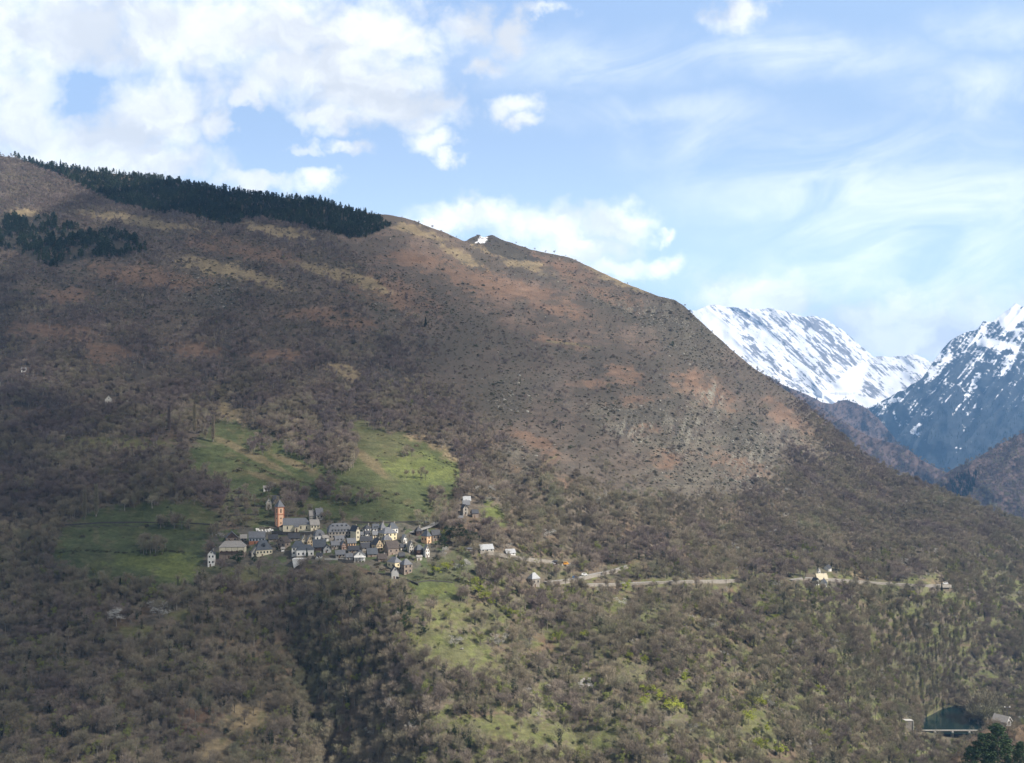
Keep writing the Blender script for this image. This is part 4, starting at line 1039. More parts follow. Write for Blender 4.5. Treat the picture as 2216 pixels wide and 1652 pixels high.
def slab(mb, pts, mat, th=0.28):
    n = len(pts); q = [(x, y, z - th) for x, y, z in pts]
    mb.solid(list(pts) + q, [tuple(range(n)), tuple(range(2 * n - 1, n - 1, -1))] + [(i, n + i, n + (i + 1) % n, (i + 1) % n) for i in range(n)], mat)


def add_windows(root, w, d, face, cols, rows, z0, z1, mat=M_GLASS, size=None, name='window'):
    """Panes standing 4 cm proud of a wall: face front (-y), left (-x), right (+x)."""
    L = w if face == 'front' else d
    for r in range(rows):
        for c in range(cols):
            ww, wh = size or (min(1.15, L / cols * .45), min(1.5, (z1 - z0) / rows * .55))
            x = -L / 2 + L * (c + .5) / cols; z = z0 + (z1 - z0) * (r + .55) / rows
            m = MB()
            if face == 'front': m.box(x - ww / 2, x + ww / 2, -d / 2 - .05, -d / 2 + .1, z - wh / 2, z + wh / 2, mat)
            elif face == 'left': m.box(-w / 2 - .05, -w / 2 + .1, x - ww / 2, x + ww / 2, z - wh / 2, z + wh / 2, mat)
            else: m.box(w / 2 - .1, w / 2 + .05, x - ww / 2, x + ww / 2, z - wh / 2, z + wh / 2, mat)
            m.build(name, root)


HOUSES = []


def house(label, u0, u1, vt, vb, yaw=32, ratio=1.3, roof='hip', rf=.42, wall=W_WHITE, roofm=R_SLATE, front=(3, 2), side=(2, 2), chim=0, dormers=None, door=True, name='house', cat='house',
          low=None, timber=False, gable_m=None, winm=M_GLASS, grp='houses of the hill village', balcony=False, porch=False, Yoff=0.0):
    uc = (u0 + u1) / 2; Pb = terrain(uc, vb); Y0 = float(Pb[1]) + Yoff; s = Y0 / F
    a = R(abs(yaw)); W = (u1 - u0) * s * .97; d = W / (ratio * math.cos(a) + math.sin(a)); w = ratio * d
    H = (vb - vt) * s; hr = H * rf; he = H - hr
    Yc = Y0 + (w * math.sin(a) + d * math.cos(a)) * .42
    loc = ((uc - CU) / F * Yc, Yc, (HZ - vb) / F * Y0)
    root = empty(name, loc, R(yaw)); tag(root, label, cat, grp); HOUSES.append((u0, u1, vt, vb))
    x, y = w / 2, d / 2; ov = .45
    mb = MB(); zb = -5.0
    if low:                                            # lower storey of another finish
        zl = he * low[1]
        for (p, q, r2, s2) in (((-x, -y), (x, -y), (x, y), (-x, y)),):
            pass
        mb.box(-x - .02, x + .02, -y - .02, y + .02, zb, zl, low[0])
    else: zl = zb
    mb.box(-x, x, -y, y, zl, he, wall)
    gm = gable_m or wall
    rb = MB()
    if roof == 'gable':
        mb.solid([(-x, -y, he), (-x, y, he), (-x, 0, he + hr), (x, -y, he), (x, y, he), (x, 0, he + hr)], [(0, 2, 1), (3, 4, 5), (0, 3, 5, 2), (1, 2, 5, 4)], gm)
        k = hr / y
        for sg in (-1, 1): slab(rb, [(-x - ov, sg * (y + ov), he - ov * k + .3), (x + ov, sg * (y + ov), he - ov * k + .3), (x + ov, 0, he + hr + .3), (-x - ov, 0, he + hr + .3)][::-sg], roofm)
    elif roof == 'gabley':
        mb.solid([(-x, -y, he), (x, -y, he), (0, -y, he + hr), (-x, y, he), (x, y, he), (0, y, he + hr)], [(0, 1, 2), (3, 5, 4), (0, 2, 5, 3), (1, 4, 5, 2)], gm)
        k = hr / x
        for sg in (-1, 1): slab(rb, [(sg * (x + ov), -y - ov, he - ov * k + .3), (sg * (x + ov), y + ov, he - ov * k + .3), (0, y + ov, he + hr + .3), (0, -y - ov, he + hr + .3)][::sg], roofm)
    elif roof in ('hip', 'pyr'):
        X, Yv = x + ov, y + ov
        if roof == 'pyr': a1 = a2 = (0, 0)
        elif w >= d: a1, a2 = (-(x - y * .75), 0), ((x - y * .75), 0)
        else: a1, a2 = (0, -(y - x * .75)), (0, (y - x * .75))
        z0, z1 = he - .05, he + hr
        c4 = [(-X, -Yv, z0), (X, -Yv, z0), (X, Yv, z0), (-X, Yv, z0)]
        if roof == 'pyr': rb.solid(c4 + [(0, 0, z1)], [(0, 1, 4), (1, 2, 4), (2, 3, 4), (3, 0, 4), (3, 2, 1, 0)], roofm)
        elif w >= d: rb.solid(c4 + [(*a1, z1), (*a2, z1)], [(0, 1, 5, 4), (1, 2, 5), (2, 3, 4, 5), (3, 0, 4), (3, 2, 1, 0)], roofm)
        else: rb.solid(c4 + [(*a1, z1), (*a2, z1)], [(0, 1, 4), (1, 2, 5, 4), (2, 3, 5), (3, 0, 4, 5), (3, 2, 1, 0)], roofm)
    elif roof == 'mansard':
        X, Yv = x + .3, y + .3; i = min(x, y) * .30; z0, zm, z1 = he - .05, he + hr * .62, he + hr
        c8 = [(-X, -Yv, z0), (X, -Yv, z0), (X, Yv, z0), (-X, Yv, z0), (-X + i, -Yv + i, zm), (X - i, -Yv + i, zm), (X - i, Yv - i, zm), (-X + i, Yv - i, zm)]
        r1 = max(0.1, x - i - (y - i) * .8)
        rb.solid(c8 + [(-r1, 0, z1), (r1, 0, z1)], [(0, 1, 5, 4), (1, 2, 6, 5), (2, 3, 7, 6), (3, 0, 4, 7), (4, 5, 9, 8), (5, 6, 9), (6, 7, 8, 9), (7, 4, 8), (3, 2, 1, 0)], roofm)
    mb.build('wall', root)
    ro = rb.build('roof', root)
    if name == 'house' and not chim and dormers is None and len(label) % 3: chim = 1
    for k in range(chim):
        c = MB(); px = x * (.5 - .9 * k); c.box(px - .4, px + .4, -.3, .5, he + hr * .5, he + hr + 1.1, W_STONE); c.box(px - .5, px + .5, -.4, .6, he + hr + 1.1, he + hr + 1.25, R_DARK); c.build('chimney', ro)
    if dormers:
        for (n, f0, sc) in dormers:
            for k in range(n):
                px = -x * .8 + 1.6 * x * (k + .5) / n; zz = he + hr * f0
                inset = (min(x, y) * .30) * (f0 / .62) if roof == 'mansard' else y * f0
                py = -y - .3 + inset; q = MB()
                q.box(px - .55 * sc, px + .55 * sc, py - .12, py + 1.6 * sc, zz - .3, zz + .95 * sc, roofm); q.box(px - .38 * sc, px + .38 * sc, py - .17, py + .1, zz - .1, zz + .72 * sc, M_GLASS)
                slab(q, [(px - .75 * sc, py - .35, zz + .95 * sc), (px, py - .35, zz + 1.45 * sc), (px, py + 1.9 * sc, zz + 1.45 * sc), (px - .75 * sc, py + 1.9 * sc, zz + .95 * sc)], roofm, .12)
                slab(q, [(px, py - .35, zz + 1.45 * sc), (px + .75 * sc, py - .35, zz + .95 * sc), (px + .75 * sc, py + 1.9 * sc, zz + .95 * sc), (px, py + 1.9 * sc, zz + 1.45 * sc)], roofm, .12)
                q.build('dormer', ro)
    sd = 'left' if yaw > 0 else 'right'
    if front[0]: add_windows(root, w, d, 'front', front[0], front[1], max(.9, he * .06), he, winm)
    if side[0]: add_windows(root, w, d, sd, side[0], side[1], max(.9, he * .06), he, winm)
    if roof == 'gabley' and hr > 2.2:
        g = MB(); g.box(-.4, .4, -y - .05, -y + .1, he + hr * .18, he + hr * .18 + 1.2, winm); g.build('window', root)
    if door:
        g = MB(); g.box(-x * .25 - .5, -x * .25 + .5, -y - .07, -y + .1, -1.0, 1.9, M_SHUT); g.build('door', root)
    if timber:
        g = MB()
        for k in range(5):
            px = -x + .15 + (2 * x - .3) * k / 4; top = he + hr * max(0, 1 - abs(px) / x) * .92; g.box(px - .13, px + .13, -y - .09, -y - .052, he * .35, top, W_WOOD)
        for zz in (he * .35, he * .72, he): g.box(-x, x, -y - .12, -y - .091, zz - .12, zz + .12, W_WOOD)
        g.build('timber_frame', root)
    if balcony:
        g = MB(); g.box(-x * .95, x * .95, -y - 1.1, -y - .02, he * .50, he * .54, W_WOOD)
        g.box(-x * .95, x * .95, -y - 1.1, -y - 1.02, he * .54, he * .54 + .9, W_WOOD)
        for k in range(5): px = -x * .93 + 1.86 * x * k / 4; g.box(px - .08, px + .08, -y - 1.1, -y - .94, -3, he, W_WOOD)
        g.build('balcony', root)
    if porch:
        g = MB()
        for px in (-x * .9, -x * .3, x * .3, x * .9): g.box(px - .16, px + .16, -y - 1.9, -y - 1.58, -4, he * .7, W_WHITE)
        slab(g, [(-x - .3, -y - 2.1, he * .7 + .2), (x + .3, -y - 2.1, he * .7 + .2), (x + .3, -y + .1, he * .7 + 1.0), (-x - .3, -y + .1, he * .7 + 1.0)], W_WHITE, .2)
        g.build('porch', root)
    return root


# back rows first
house('big house with grey slate roof and dark left gable above the church', 680, 700, 1101, 1127, 28, 1.0, 'gable', .48, W_PALESTONE, R_SLATE, (2, 1), (0, 0), gable_m=R_DARK)
house('small pale house with two skylights between the church and the big grey roof', 667, 681, 1106, 1127, 28, 1.0, 'gable', .45, W_PALESTONE, R_PALE, (2, 2), (0, 0), door=False)
house('low stone house with pale double roof against the right end of the church', 668, 692, 1126, 1149, 30, 1.5, 'gable', .42, W_CREAM, R_PALE, (3, 1), (0, 0))
house('long grey mansion with two rows of dormers, largest building of the village', 706, 762, 1134, 1168, 22, 2.2, 'mansard', .52, W_STONE, R_SLATE, (7, 2), (2, 1), dormers=[(6, .12, 1.0), (4, .70, .8)], name='mansion')
house('white house with steep two-stage roof beside the grey mansion', 677, 704, 1147, 1174, 24, 1.2, 'mansard', .50, W_WHITE, R_SLATE, (2, 1), (1, 1), dormers=[(1, .15, 1.1)])
house('white walled shed with a stone roof at the foot of the grey mansion', 697, 712, 1159, 1173, 20, 1.4, 'gable', .35, W_WHITE, R_PALE, (1, 1), (0, 0), door=False)
house('tall narrow cream gable with a long dark roof behind it, right of the mansion', 757, 780, 1139, 1171, 44, .45, 'gabley', .30, W_CREAM, R_DARK, (1, 2), (0, 0), door=False)
house('white house under a half dark half pale hipped roof at the upper edge', 784, 804, 1136, 1153, 36, 1.1, 'pyr', .50, W_WHITE, R_DARK, (2, 1), (1, 1), chim=1)
house('low white annex with one black window below the upper hipped house', 788, 801, 1150, 1163, 30, 1.2, 'gable', .35, W_WHITE, R_DARK, (2, 1), (0, 0), door=False)
house('dark slate roof with a line of small skylights along the upper lane', 804, 821, 1135, 1150, 26, 1.5, 'gable', .55, W_WHITE, R_BLUE, (3, 1), (0, 0), dormers=[(3, .2, .6)])
house('house with a steep pale pointed roof behind the large cream house', 818, 836, 1131, 1152, 38, 1.0, 'pyr', .60, W_PALESTONE, R_SLATE, (1, 1), (1, 1))
house('house with big dark hipped roof and open loft at the upper right', 836, 862, 1132, 1157, 34, 1.3, 'hip', .50, W_WHITE, R_BLUE, (3, 1), (0, 0))
house('large cream house with grey hipped roof, its left face in shade', 816, 860, 1143, 1173, 38, 1.05, 'hip', .40, W_YELLOW, R_SLATE, (3, 2), (4, 2), chim=1)
house('pink half-timbered house in front of the large cream house', 824, 849, 1159, 1179, 34, 1.2, 'hip', .48, W_CREAM, R_SLATE, (4, 1), (1, 1), timber=True)
house('tiny white house with a pointed white roof on the grass bank', 868, 881, 1158, 1177, 36, .8, 'gabley', .45, W_WHITE, R_METAL, (2, 1), (0, 0))
house('dark house at the foot of the pale road bend', 896, 914, 1140, 1160, 30, 1.1, 'pyr', .5, W_WOOD, R_DARK, (2, 1), (1, 1), door=False)
house('orange house with blue slate roof whose right face glows in the sun', 911, 934, 1149, 1178, 48, .75, 'hip', .42, W_ORANGE, R_BLUE, (1, 2), (2, 1))
house('brown barn with open posts right of the orange house', 931, 953, 1148, 1172, 24, 1.3, 'gable', .40, W_BROWN, R_DARK, (2, 1), (0, 0), name='barn', cat='barn')
# middle rows
house('brown wooden barn gable with a pale right roof slope, leftmost of its row', 485, 518, 1152, 1174, 20, 1.0, 'gabley', .58, W_BROWN, R_SLATE, (2, 1), (0, 0), gable_m=W_WOOD, name='barn', cat='barn')
house('blue grey house with wide slate roof and a terracotta wall', 538, 575, 1152, 1178, 12, 1.9, 'gable', .44, W_BLUE, R_SLATE, (5, 1), (0, 0), low=(W_TERRA, .45), chim=1)
house('dark steep roofed house with white timbered walls and a lit dormer', 546, 591, 1171, 1205, 30, 1.3, 'hip', .58, W_CREAM, R_BLUE, (5, 1), (2, 1), dormers=[(1, .3, 2.0)])
house('little stone hut with a pale gable before the dark steep roof', 541, 565, 1185, 1205, 22, 1.0, 'gabley', .55, W_PALESTONE, R_PALE, (2, 1), (0, 0))
house('brown stone barn left of the double ochre gable', 600, 628, 1163, 1188, -24, 1.1, 'gabley', .45, W_BROWN, R_RUST, (2, 1), (1, 1), name='barn', cat='barn')
house('left one of the two joined ochre gables, grey roof', 649, 664, 1161, 1184, 22, .8, 'gabley', .45, W_CREAM, R_PALE, (2, 1), (0, 0), winm=M_SHUT)
house('right one of the two joined ochre gables, brown shutters', 662, 678, 1160, 1186, 22, .8, 'gabley', .42, W_OCHRE, R_PALE, (2, 2), (0, 0), winm=M_SHUT)
house('long slate shed open along the front beneath the white house', 677, 706, 1169, 1192, 8, 1.7, 'gable', .60, W_WOOD, R_BLUE, (2, 1), (0, 0), door=False, name='shed', cat='shed')
house('grey gable house with a round window below the slate shed', 698, 718, 1180, 1197, 14, 1.1, 'gabley', .5, W_GREY, R_DARK, (1, 1), (0, 0))
house('stone house with three small windows left of the salmon gable', 715, 735, 1172, 1190, 20, 1.4, 'gable', .42, W_STONE, R_SLATE, (3, 1), (0, 0))
house('grey roof with two long dark skylights under the mansion', 722, 746, 1161, 1178, 26, 1.3, 'gable', .65, W_STONE, R_SLATE, (2, 1), (0, 0), dormers=[(2, .25, .8)], door=False)
house('salmon gable house with two small windows', 735, 750, 1172, 1190, 30, .7, 'gabley', .38, W_SALMON, R_SLATE, (2, 2), (0, 0))
house('apricot house with grey roof and a glowing left corner', 749, 771, 1166, 1187, 26, 1.5, 'gable', .42, W_ORANGE, R_SLATE, (3, 1), (1, 1))
house('long low house with a very dark roof right of the cream gable', 778, 806, 1162, 1177, 16, 2.0, 'gable', .55, W_CREAM, R_DARK, (4, 1), (0, 0), door=False)
house('ochre half-timbered gable house with a dark roof, brightest of the village', 803, 830, 1167, 1196, 40, .85, 'gabley', .40, W_OCHRE, R_DARK, (2, 2), (1, 1), timber=True)
house('slate barn with a pale triangular gable left of the half-timbered house', 776, 812, 1176, 1193, 30, 1.4, 'gable', .55, W_STONE, R_DARK, (2, 1), (0, 0), name='barn', cat='barn', door=False)
house('plain slate roofed barn below the half-timbered house', 792, 818, 1188, 1206, 18, 1.3, 'gable', .60, W_BROWN, R_BLUE, (2, 1), (0, 0), name='barn', cat='barn')
house('dark red barn with a lit stone gable on its right', 830, 864, 1173, 1203, 38, 1.4, 'gable', .45, W_BROWN, R_RUST, (2, 1), (0, 0), name='barn', cat='barn')
house('slim stone house with a pointed gable on the garden bank', 880, 896, 1172, 1197, 30, .75, 'gabley', .45, W_PALESTONE, R_PALE, (2, 2), (0, 0))
house('dark slate house with one bright white roof facet near the right edge', 895, 918, 1180, 1203, 36, 1.2, 'hip', .45, W_WOOD, R_BLUE, (2, 1), (1, 1), balcony=True)
house('white and brown house with a stepped gable at the right end of the village', 916, 930, 1181, 1207, 30, .8, 'gabley', .35, W_WHITE, R_PALE, (2, 2), (0, 0), winm=M_SHUT)
# front rows
house('white gabled house standing alone at the left end of the village', 449, 467, 1191, 1226, 12, .75, 'gabley', .24, W_WHITE, R_DARK, (2, 2), (0, 0))
house('broad farmhouse with pale hipped roof, upper balcony and brown stone base', 475, 533, 1172, 1209, 8, 2.1, 'hip', .33, W_CREAM, R_PALE, (5, 1), (0, 0), low=(W_BROWN, .52), balcony=True, chim=2, name='farmhouse', cat='farmhouse')
house('rear wing of the large white house, tall grey blue hipped roof', 629, 662, 1172, 1204, 14, 1.3, 'hip', .42, W_WHITE, R_BLUE, (3, 2), (1, 2))
house('large white house with grey blue hipped roof and wide dark windows', 640, 681, 1180, 1212, 12, 1.7, 'hip', .33, W_WHITE, R_BLUE, (4, 1), (1, 1), low=(W_STONE, .42))
house('small white pedimented house with a pillared porch', 765, 792, 1193, 1214, 10, 1.2, 'gabley', .48, W_WHITE, R_SLATE, (1, 1), (0, 0), porch=True)
house('house with grey hipped roof and one glowing yellow face at the lower right', 837, 870, 1207, 1234, 46, .7, 'hip', .40, W_YELLOW, R_SLATE, (1, 1), (2, 1))
house('brown stone house with upper grey and lower dark blue roof at the lower right corner', 864, 893, 1211, 1244, 36, 1.0, 'hip', .35, W_BROWN, R_SLATE, (2, 2), (2, 1))
house('narrow grey gabled barn with a tall dark doorway, lowest of the village', 844, 864, 1226, 1253, 14, .9, 'gabley', .42, W_GREY, R_DARK, (0, 0), (0, 0), name='barn', cat='barn')
house('square pale stone garage under the dark slate house', 900, 914, 1203, 1214, 20, 1.3, 'gable', .2, W_PALESTONE, R_PALE, (0, 0), (0, 0), name='garage', cat='garage')
house('white shed standing by the brown stone barn', 608, 616, 1185, 1194, 15, 1.2, 'gable', .3, W_WHITE, R_PALE, (1, 1), (0, 0), name='shed', cat='shed', door=False)
house('dark low roof beside a stone yard wall in the village middle', 752, 778, 1183, 1198, 14, 1.6, 'gable', .5, W_STONE, R_DARK, (3, 1), (0, 0))
house('low dark roofed house behind the ochre gables', 622, 650, 1156, 1172, 18, 1.6, 'gable', .55, W_STONE, R_DARK, (2, 1), (0, 0))
house('low brown roofed house between the pedimented house and the barn', 816, 838, 1200, 1216, 18, 1.5, 'gable', .55, W_BROWN, R_RUST, (2, 1), (0, 0))
house('stone house with grey gable on the lower lane', 724, 748, 1192, 1209, 18, 1.4, 'gable', .45, W_STONE, R_SLATE, (3, 1), (0, 0))
house('small dark roof left of the two joined ochre gables', 580, 602, 1158, 1173, 16, 1.5, 'gable', .55, W_STONE, R_DARK, (2, 1), (0, 0), door=False)
house('low grey annex right of the tall cream gable', 778, 790, 1152, 1164, 20, 1.3, 'gable', .4, W_GREY, R_SLATE, (2, 1), (0, 0), door=False)
house('cream cottage tucked left of the large cream house', 804, 818, 1150, 1165, 26, 1.2, 'gable', .45, W_CREAM, R_SLATE, (2, 1), (0, 0))
house('dark garden shed right of the dark red barn', 862, 876, 1197, 1209, 18, 1.4, 'gable', .5, W_WOOD, R_DARK, (1, 1), (0, 0), name='shed', cat='shed', door=False)
house('white walled outbuilding right of the large white house', 684, 698, 1197, 1210, 14, 1.3, 'gable', .4, W_WHITE, R_DARK, (2, 1), (0, 0))
house('pale cottage left of the pillared porch', 747, 764, 1199, 1213, 16, 1.3, 'gable', .45, W_PALESTONE, R_SLATE, (2, 1), (0, 0))
house('stone cottage between the slim stone house and the grass bank', 864, 879, 1178, 1191, 24, 1.2, 'gable', .45, W_PALESTONE, R_DARK, (2, 1), (0, 0))
house('small stone house left of the blue grey house', 519, 535, 1158, 1173, 18, 1.2, 'gable', .45, W_STONE, R_PALE, (2, 1), (0, 0))
# outliers
og = 'barns and houses outside the village'
house('white hut in the meadow above the church', 569, 586, 1052, 1064, 18, 1.5, 'gable', .3, W_WHITE, R_PALE, (2, 1), (0, 0), name='hut', cat='hut', grp=og)
house('pale stone chapel like barn gable above the church tower', 574, 590, 1079, 1103, 18, .8, 'gabley', .42, W_PALESTONE, R_PALE, (1, 1), (0, 0), name='barn', cat='barn', grp=og)
house('dark roofed barn just behind the church spire', 588, 606, 1073, 1090, 30, 1.2, 'gable', .5, W_STONE, R_DARK, (1, 1), (0, 0), name='barn', cat='barn', grp=og)
house('ruined pale stone barn alone on the shaded slope at the left', 224, 246, 856, 880, 26, .8, 'gabley', .38, W_PALESTONE, R_PALE, (1, 1), (0, 0), name='barn', cat='barn', grp=og)
house('tiny white hut far up on the left of the slope', 46, 57, 796, 806, 20, 1.3, 'gable', .35, W_WHITE, R_METAL, (1, 1), (0, 0), name='hut', cat='hut', grp=og)
house('barn with shining pale roof, topmost of the hillside barns', 1001, 1019, 1075, 1086, 12, 1.5, 'gable', .72, W_STONE, R_METAL, (1, 1), (0, 0), name='barn', cat='barn', grp=og)
house('barn with dull grey roof just below the shining roof', 1000, 1017, 1084, 1096, 12, 1.5, 'gable', .65, W_STONE, R_SLATE, (1, 1), (0, 0), name='barn', cat='barn', grp=og)
house('tall stone ruin at the centre of the hillside barns', 996, 1014, 1093, 1117, 28, .9, 'gabley', .3, W_STONE, R_DARK, (1, 2), (0, 0), name='barn', cat='barn', grp=og)
house('open dark shed at the right of the hillside barns', 1018, 1036, 1104, 1121, 22, 1.2, 'gable', .4, W_BROWN, R_DARK, (0, 0), (0, 0), name='shed', cat='shed', grp=og)
house('small grey shed at the foot of the hillside barns', 989, 1002, 1117, 1124, 12, 1.5, 'gable', .5, W_STONE, R_SLATE, (0, 0), (0, 0), name='shed', cat='shed', grp=og)
house('stone house with pale metal roof beside the access road', 1034, 1069, 1180, 1197, 22, 1.6, 'gable', .52, W_PALESTONE, R_METAL, (3, 1), (1, 1), grp=og)
house('small white house below the metal roofed one on the road', 1091, 1116, 1190, 1204, 22, 1.4, 'gable', .5, W_WHITE, R_METAL, (2, 1), (1, 1), grp=og)
house('flat green grey shed left of the metal roofed house', 1007, 1026, 1186, 1193, 8, 2.0, 'gable', .3, W_STONE, R_SLATE, (0, 0), (0, 0), name='shed', cat='shed', grp=og)
house('old stone house with pale hipped roof among bare trees by the lower road', 1141, 1169, 1241, 1270, 34, 1.1, 'hip', .42, W_STONE, R_METAL, (2, 1), (1, 1), grp=og)
cg = 'buildings of the roadside hamlet'
house('broad cream roofed hall of the roadside hamlet', 1763, 1791, 1243, 1258, 14, 2.0, 'gable', .7, W_CREAM, mat_plain('cream_tile_roof', (0.55, 0.49, 0.36), .12, .5), (3, 1), (0, 0), grp=cg)
house('white gabled cottage in front of the cream roofed hall', 1758, 1772, 1252, 1266, 30, .8, 'gabley', .4, W_WHITE, R_DARK, (1, 1), (0, 0), grp=cg)
house('dark roofed cottage with a bright white end wall in the hamlet', 1774, 1790, 1255, 1270, 48, .9, 'gable', .45, W_WHITE, R_DARK, (1, 1), (0, 0), grp=cg)
house('small dark house with a white corner above the hamlet', 1782, 1800, 1224, 1236, 46, 1.2, 'gable', .5, W_WHITE, R_DARK, (1, 1), (0, 0), grp=cg)
house('thin white chapel tower beside the hamlet hall', 1768, 1775, 1230, 1246, 30, 1.0, 'pyr', .3, W_WHITE, R_PALE, (1, 1), (0, 0), name='chapel', cat='chapel', grp=cg, door=False)


def church():
    uc, vb = 605, 1141; Y0 = float(terrain(uc, vb)[1]); s = Y0 / F; px = lambda n: n * s
    t = empty('church', ((605 - CU) / F * (Y0 + 3), Y0 + 3, (HZ - vb) / F * Y0)); tag(t, 'village church with apricot tower, red corners and grey spire', 'church')
    yaw = R(40); a = px(18.6) / (math.cos(yaw) + math.sin(yaw)) / 2; H = px(42.5); hs = px(17)
    tw = empty('tower', (0, 0, 0), yaw); tw.parent = t
    m = MB(); m.box(-a, a, -a, a, -6, H, W_TOWER); m.build('wall', tw)
    m = MB()
    for sx in (-1, 1):
        for sy in (-1, 1): m.box(sx * a - .26, sx * a + .26, sy * a - .26, sy * a + .26, -6, H - .02, W_RED)
    m.build('corner_quoins', tw)
    m = MB(); m.box(-a - .5, a + .5, -a - .5, a + .5, H * .64, H * .66, W_RED); m.box(-a - .55, a + .55, -a - .55, a + .55, H, H + .35, W_RED); m.build('string_course', tw)
    o = a + .75; m = MB(); m.solid([(-o, -o, H + .36), (o, -o, H + .36), (o, o, H + .36), (-o, o, H + .36), (0, 0, H + hs)], [(0, 1, 4), (1, 2, 4), (2, 3, 4), (3, 0, 4), (3, 2, 1, 0)], R_SLATE); sp = m.build('spire', tw)
    m = MB(); m.box(-.07, .07, -.07, .07, H + hs - .2, H + hs + 1.7, R_DARK); m.box(-.5, .5, -.06, .06, H + hs + .9, H + hs + 1.05, R_DARK); m.build('cross', sp)
    def arch(face, zc, w, h, rnd):
        n = 12; pts = []
        if rnd: pts = [(w / 2 * math.cos(k * 2 * math.pi / n), zc + w / 2 * math.sin(k * 2 * math.pi / n)) for k in range(n)]
        else: pts = [(-w / 2, zc - h / 2), (w / 2, zc - h / 2)] + [(w / 2 * math.cos(k * math.pi / 8), zc + h / 2 - w / 2 + w / 2 * math.sin(k * math.pi / 8)) for k in range(9)]
        m = MB(); k = len(pts)
        f = (lambda x, z, o: (x, -a - o, z)) if face == 'front' else (lambda x, z, o: (-a - o, -x, z))
        m.solid([f(x, z, .06) for x, z in pts] + [f(x, z, -.2) for x, z in pts], [tuple(range(k)), tuple(range(2 * k - 1, k - 1, -1))] + [(i, k + i, k + (i + 1) % k, (i + 1) % k) for i in range(k)], M_GLASS)
        m.build('bell_opening' if h > 2.5 else 'window', tw)
    for fc in ('front', 'left'): arch(fc, H * .82, .95, 3.4, False); arch(fc, H * .44, 1.15, 1.1, True)
    arch('front', H * .20, .7, 1.7, False)
    # nave
    ny = R(12); L = px(56) / math.cos(ny); D = 9.5
    Yn = float(terrain(642, 1149.5)[1]); nv = empty('nave', ((642.5 - CU) / F * (Yn + 4.6) - t.location.x, Yn + 4.6 - t.location.y, (HZ - 1149.5) / F * Yn - t.location.z), ny); nv.parent = t
    he, hr = px(13.5), px(13.5); x, y = L / 2, D / 2
    m = MB(); m.box(-x, x, -y, y, -6, he, W_CREAM); m.solid([(-x, -y, he), (-x, y, he), (-x, 0, he + hr)], [(0, 2, 1)], W_STONE); m.box(-x - .03, -x + .3, -y + .02, y - .02, -6, he - .02, W_GREY); m.build('wall', nv)
    m = MB(); X, Yv = x + .3, y + .45
    m.solid([(-X, -Yv, he - .1), (X, -Yv, he - .1), (X, Yv, he - .1), (-X, Yv, he - .1), (-X, 0, he + hr), (X - 4.2, 0, he + hr)], [(0, 1, 5, 4), (1, 2, 5), (2, 3, 4, 5), (3, 0, 4), (3, 2, 1, 0)], R_SLATE); m.build('roof', nv)
    for xx in (-.68, .30, .72):
        m = MB(); m.box(x * xx - .45, x * xx + .45, -y - .06, -y + .1, he * .30, he * .76, M_GLASS); m.build('window', nv)
    m = MB(); m.box(x * .0 - 1.5, x * .0 + 1.5, -y - 2.2, -y + .1, -5, he * .72, W_CREAM); slab(m, [(-2.0, -y - 2.6, he * .74), (2.0, -y - 2.6, he * .74), (2.0, -y + .1, he * 1.0), (-2.0, -y + .1, he * 1.0)], R_SLATE, .2); m.box(-.6, .6, -y - 2.27, -y - 2.1, -.5, 2.3, M_SHUT); m.build('porch', nv)
    # little pyramid roofed house at the tower's foot
    Ys = float(terrain(612, 1149)[1]); h = empty('sacristy', ((612 - CU) / F * (Ys + 2.5) - t.location.x, Ys + 2.5 - t.location.y, (HZ - 1148.5) / F * Ys - t.location.z), R(38)); h.parent = t
    b = px(16.5) / 1.4 / 2
    m = MB(); m.box(-b, b, -b, b, -5, px(7), W_CREAM); m.build('wall', h)
    m = MB(); m.solid([(-b - .4, -b - .4, px(7)), (b + .4, -b - .4, px(7)), (b + .4, b + .4, px(7)), (-b - .4, b + .4, px(7)), (0, 0, px(12.5))], [(0, 1, 4), (1, 2, 4), (2, 3, 4), (3, 0, 4), (3, 2, 1, 0)], R_RUST); m.build('roof', h)
    m = MB(); m.box(-.5, .5, -b - .06, -b + .1, .6, 2.0, M_GLASS); m.build('window', h)
church()


def drape_wall(label, pts, h, mat=W_STONE, th=.5, name='stone_wall', cat='wall', drop=2.0, grp=None):
    m = MB(); Q = [terrain(u, v) for u, v in pts]
    for a, b in zip(Q[:-1], Q[1:]):
        d = np.array([b[0] - a[0], b[1] - a[1]]); d /= np.linalg.norm(d) + 1e-9; n = np.array([d[1], -d[0]]) * th
        P8 = [(a[0], a[1], a[2] - drop), (b[0], b[1], b[2] - drop), (b[0] - n[0], b[1] - n[1], b[2] - drop), (a[0] - n[0], a[1] - n[1], a[2] - drop)]
        P8 += [(a[0], a[1], a[2] + h), (b[0], b[1], b[2] + h), (b[0] - n[0], b[1] - n[1], b[2] + h), (a[0] - n[0], a[1] - n[1], a[2] + h)]
        m.solid(P8, [(0, 3, 2, 1), (4, 5, 6, 7), (0, 1, 5, 4), (1, 2, 6, 5), (2, 3, 7, 6), (3, 0, 4, 7)], mat)
    tag(m.build(name), label, cat, grp)


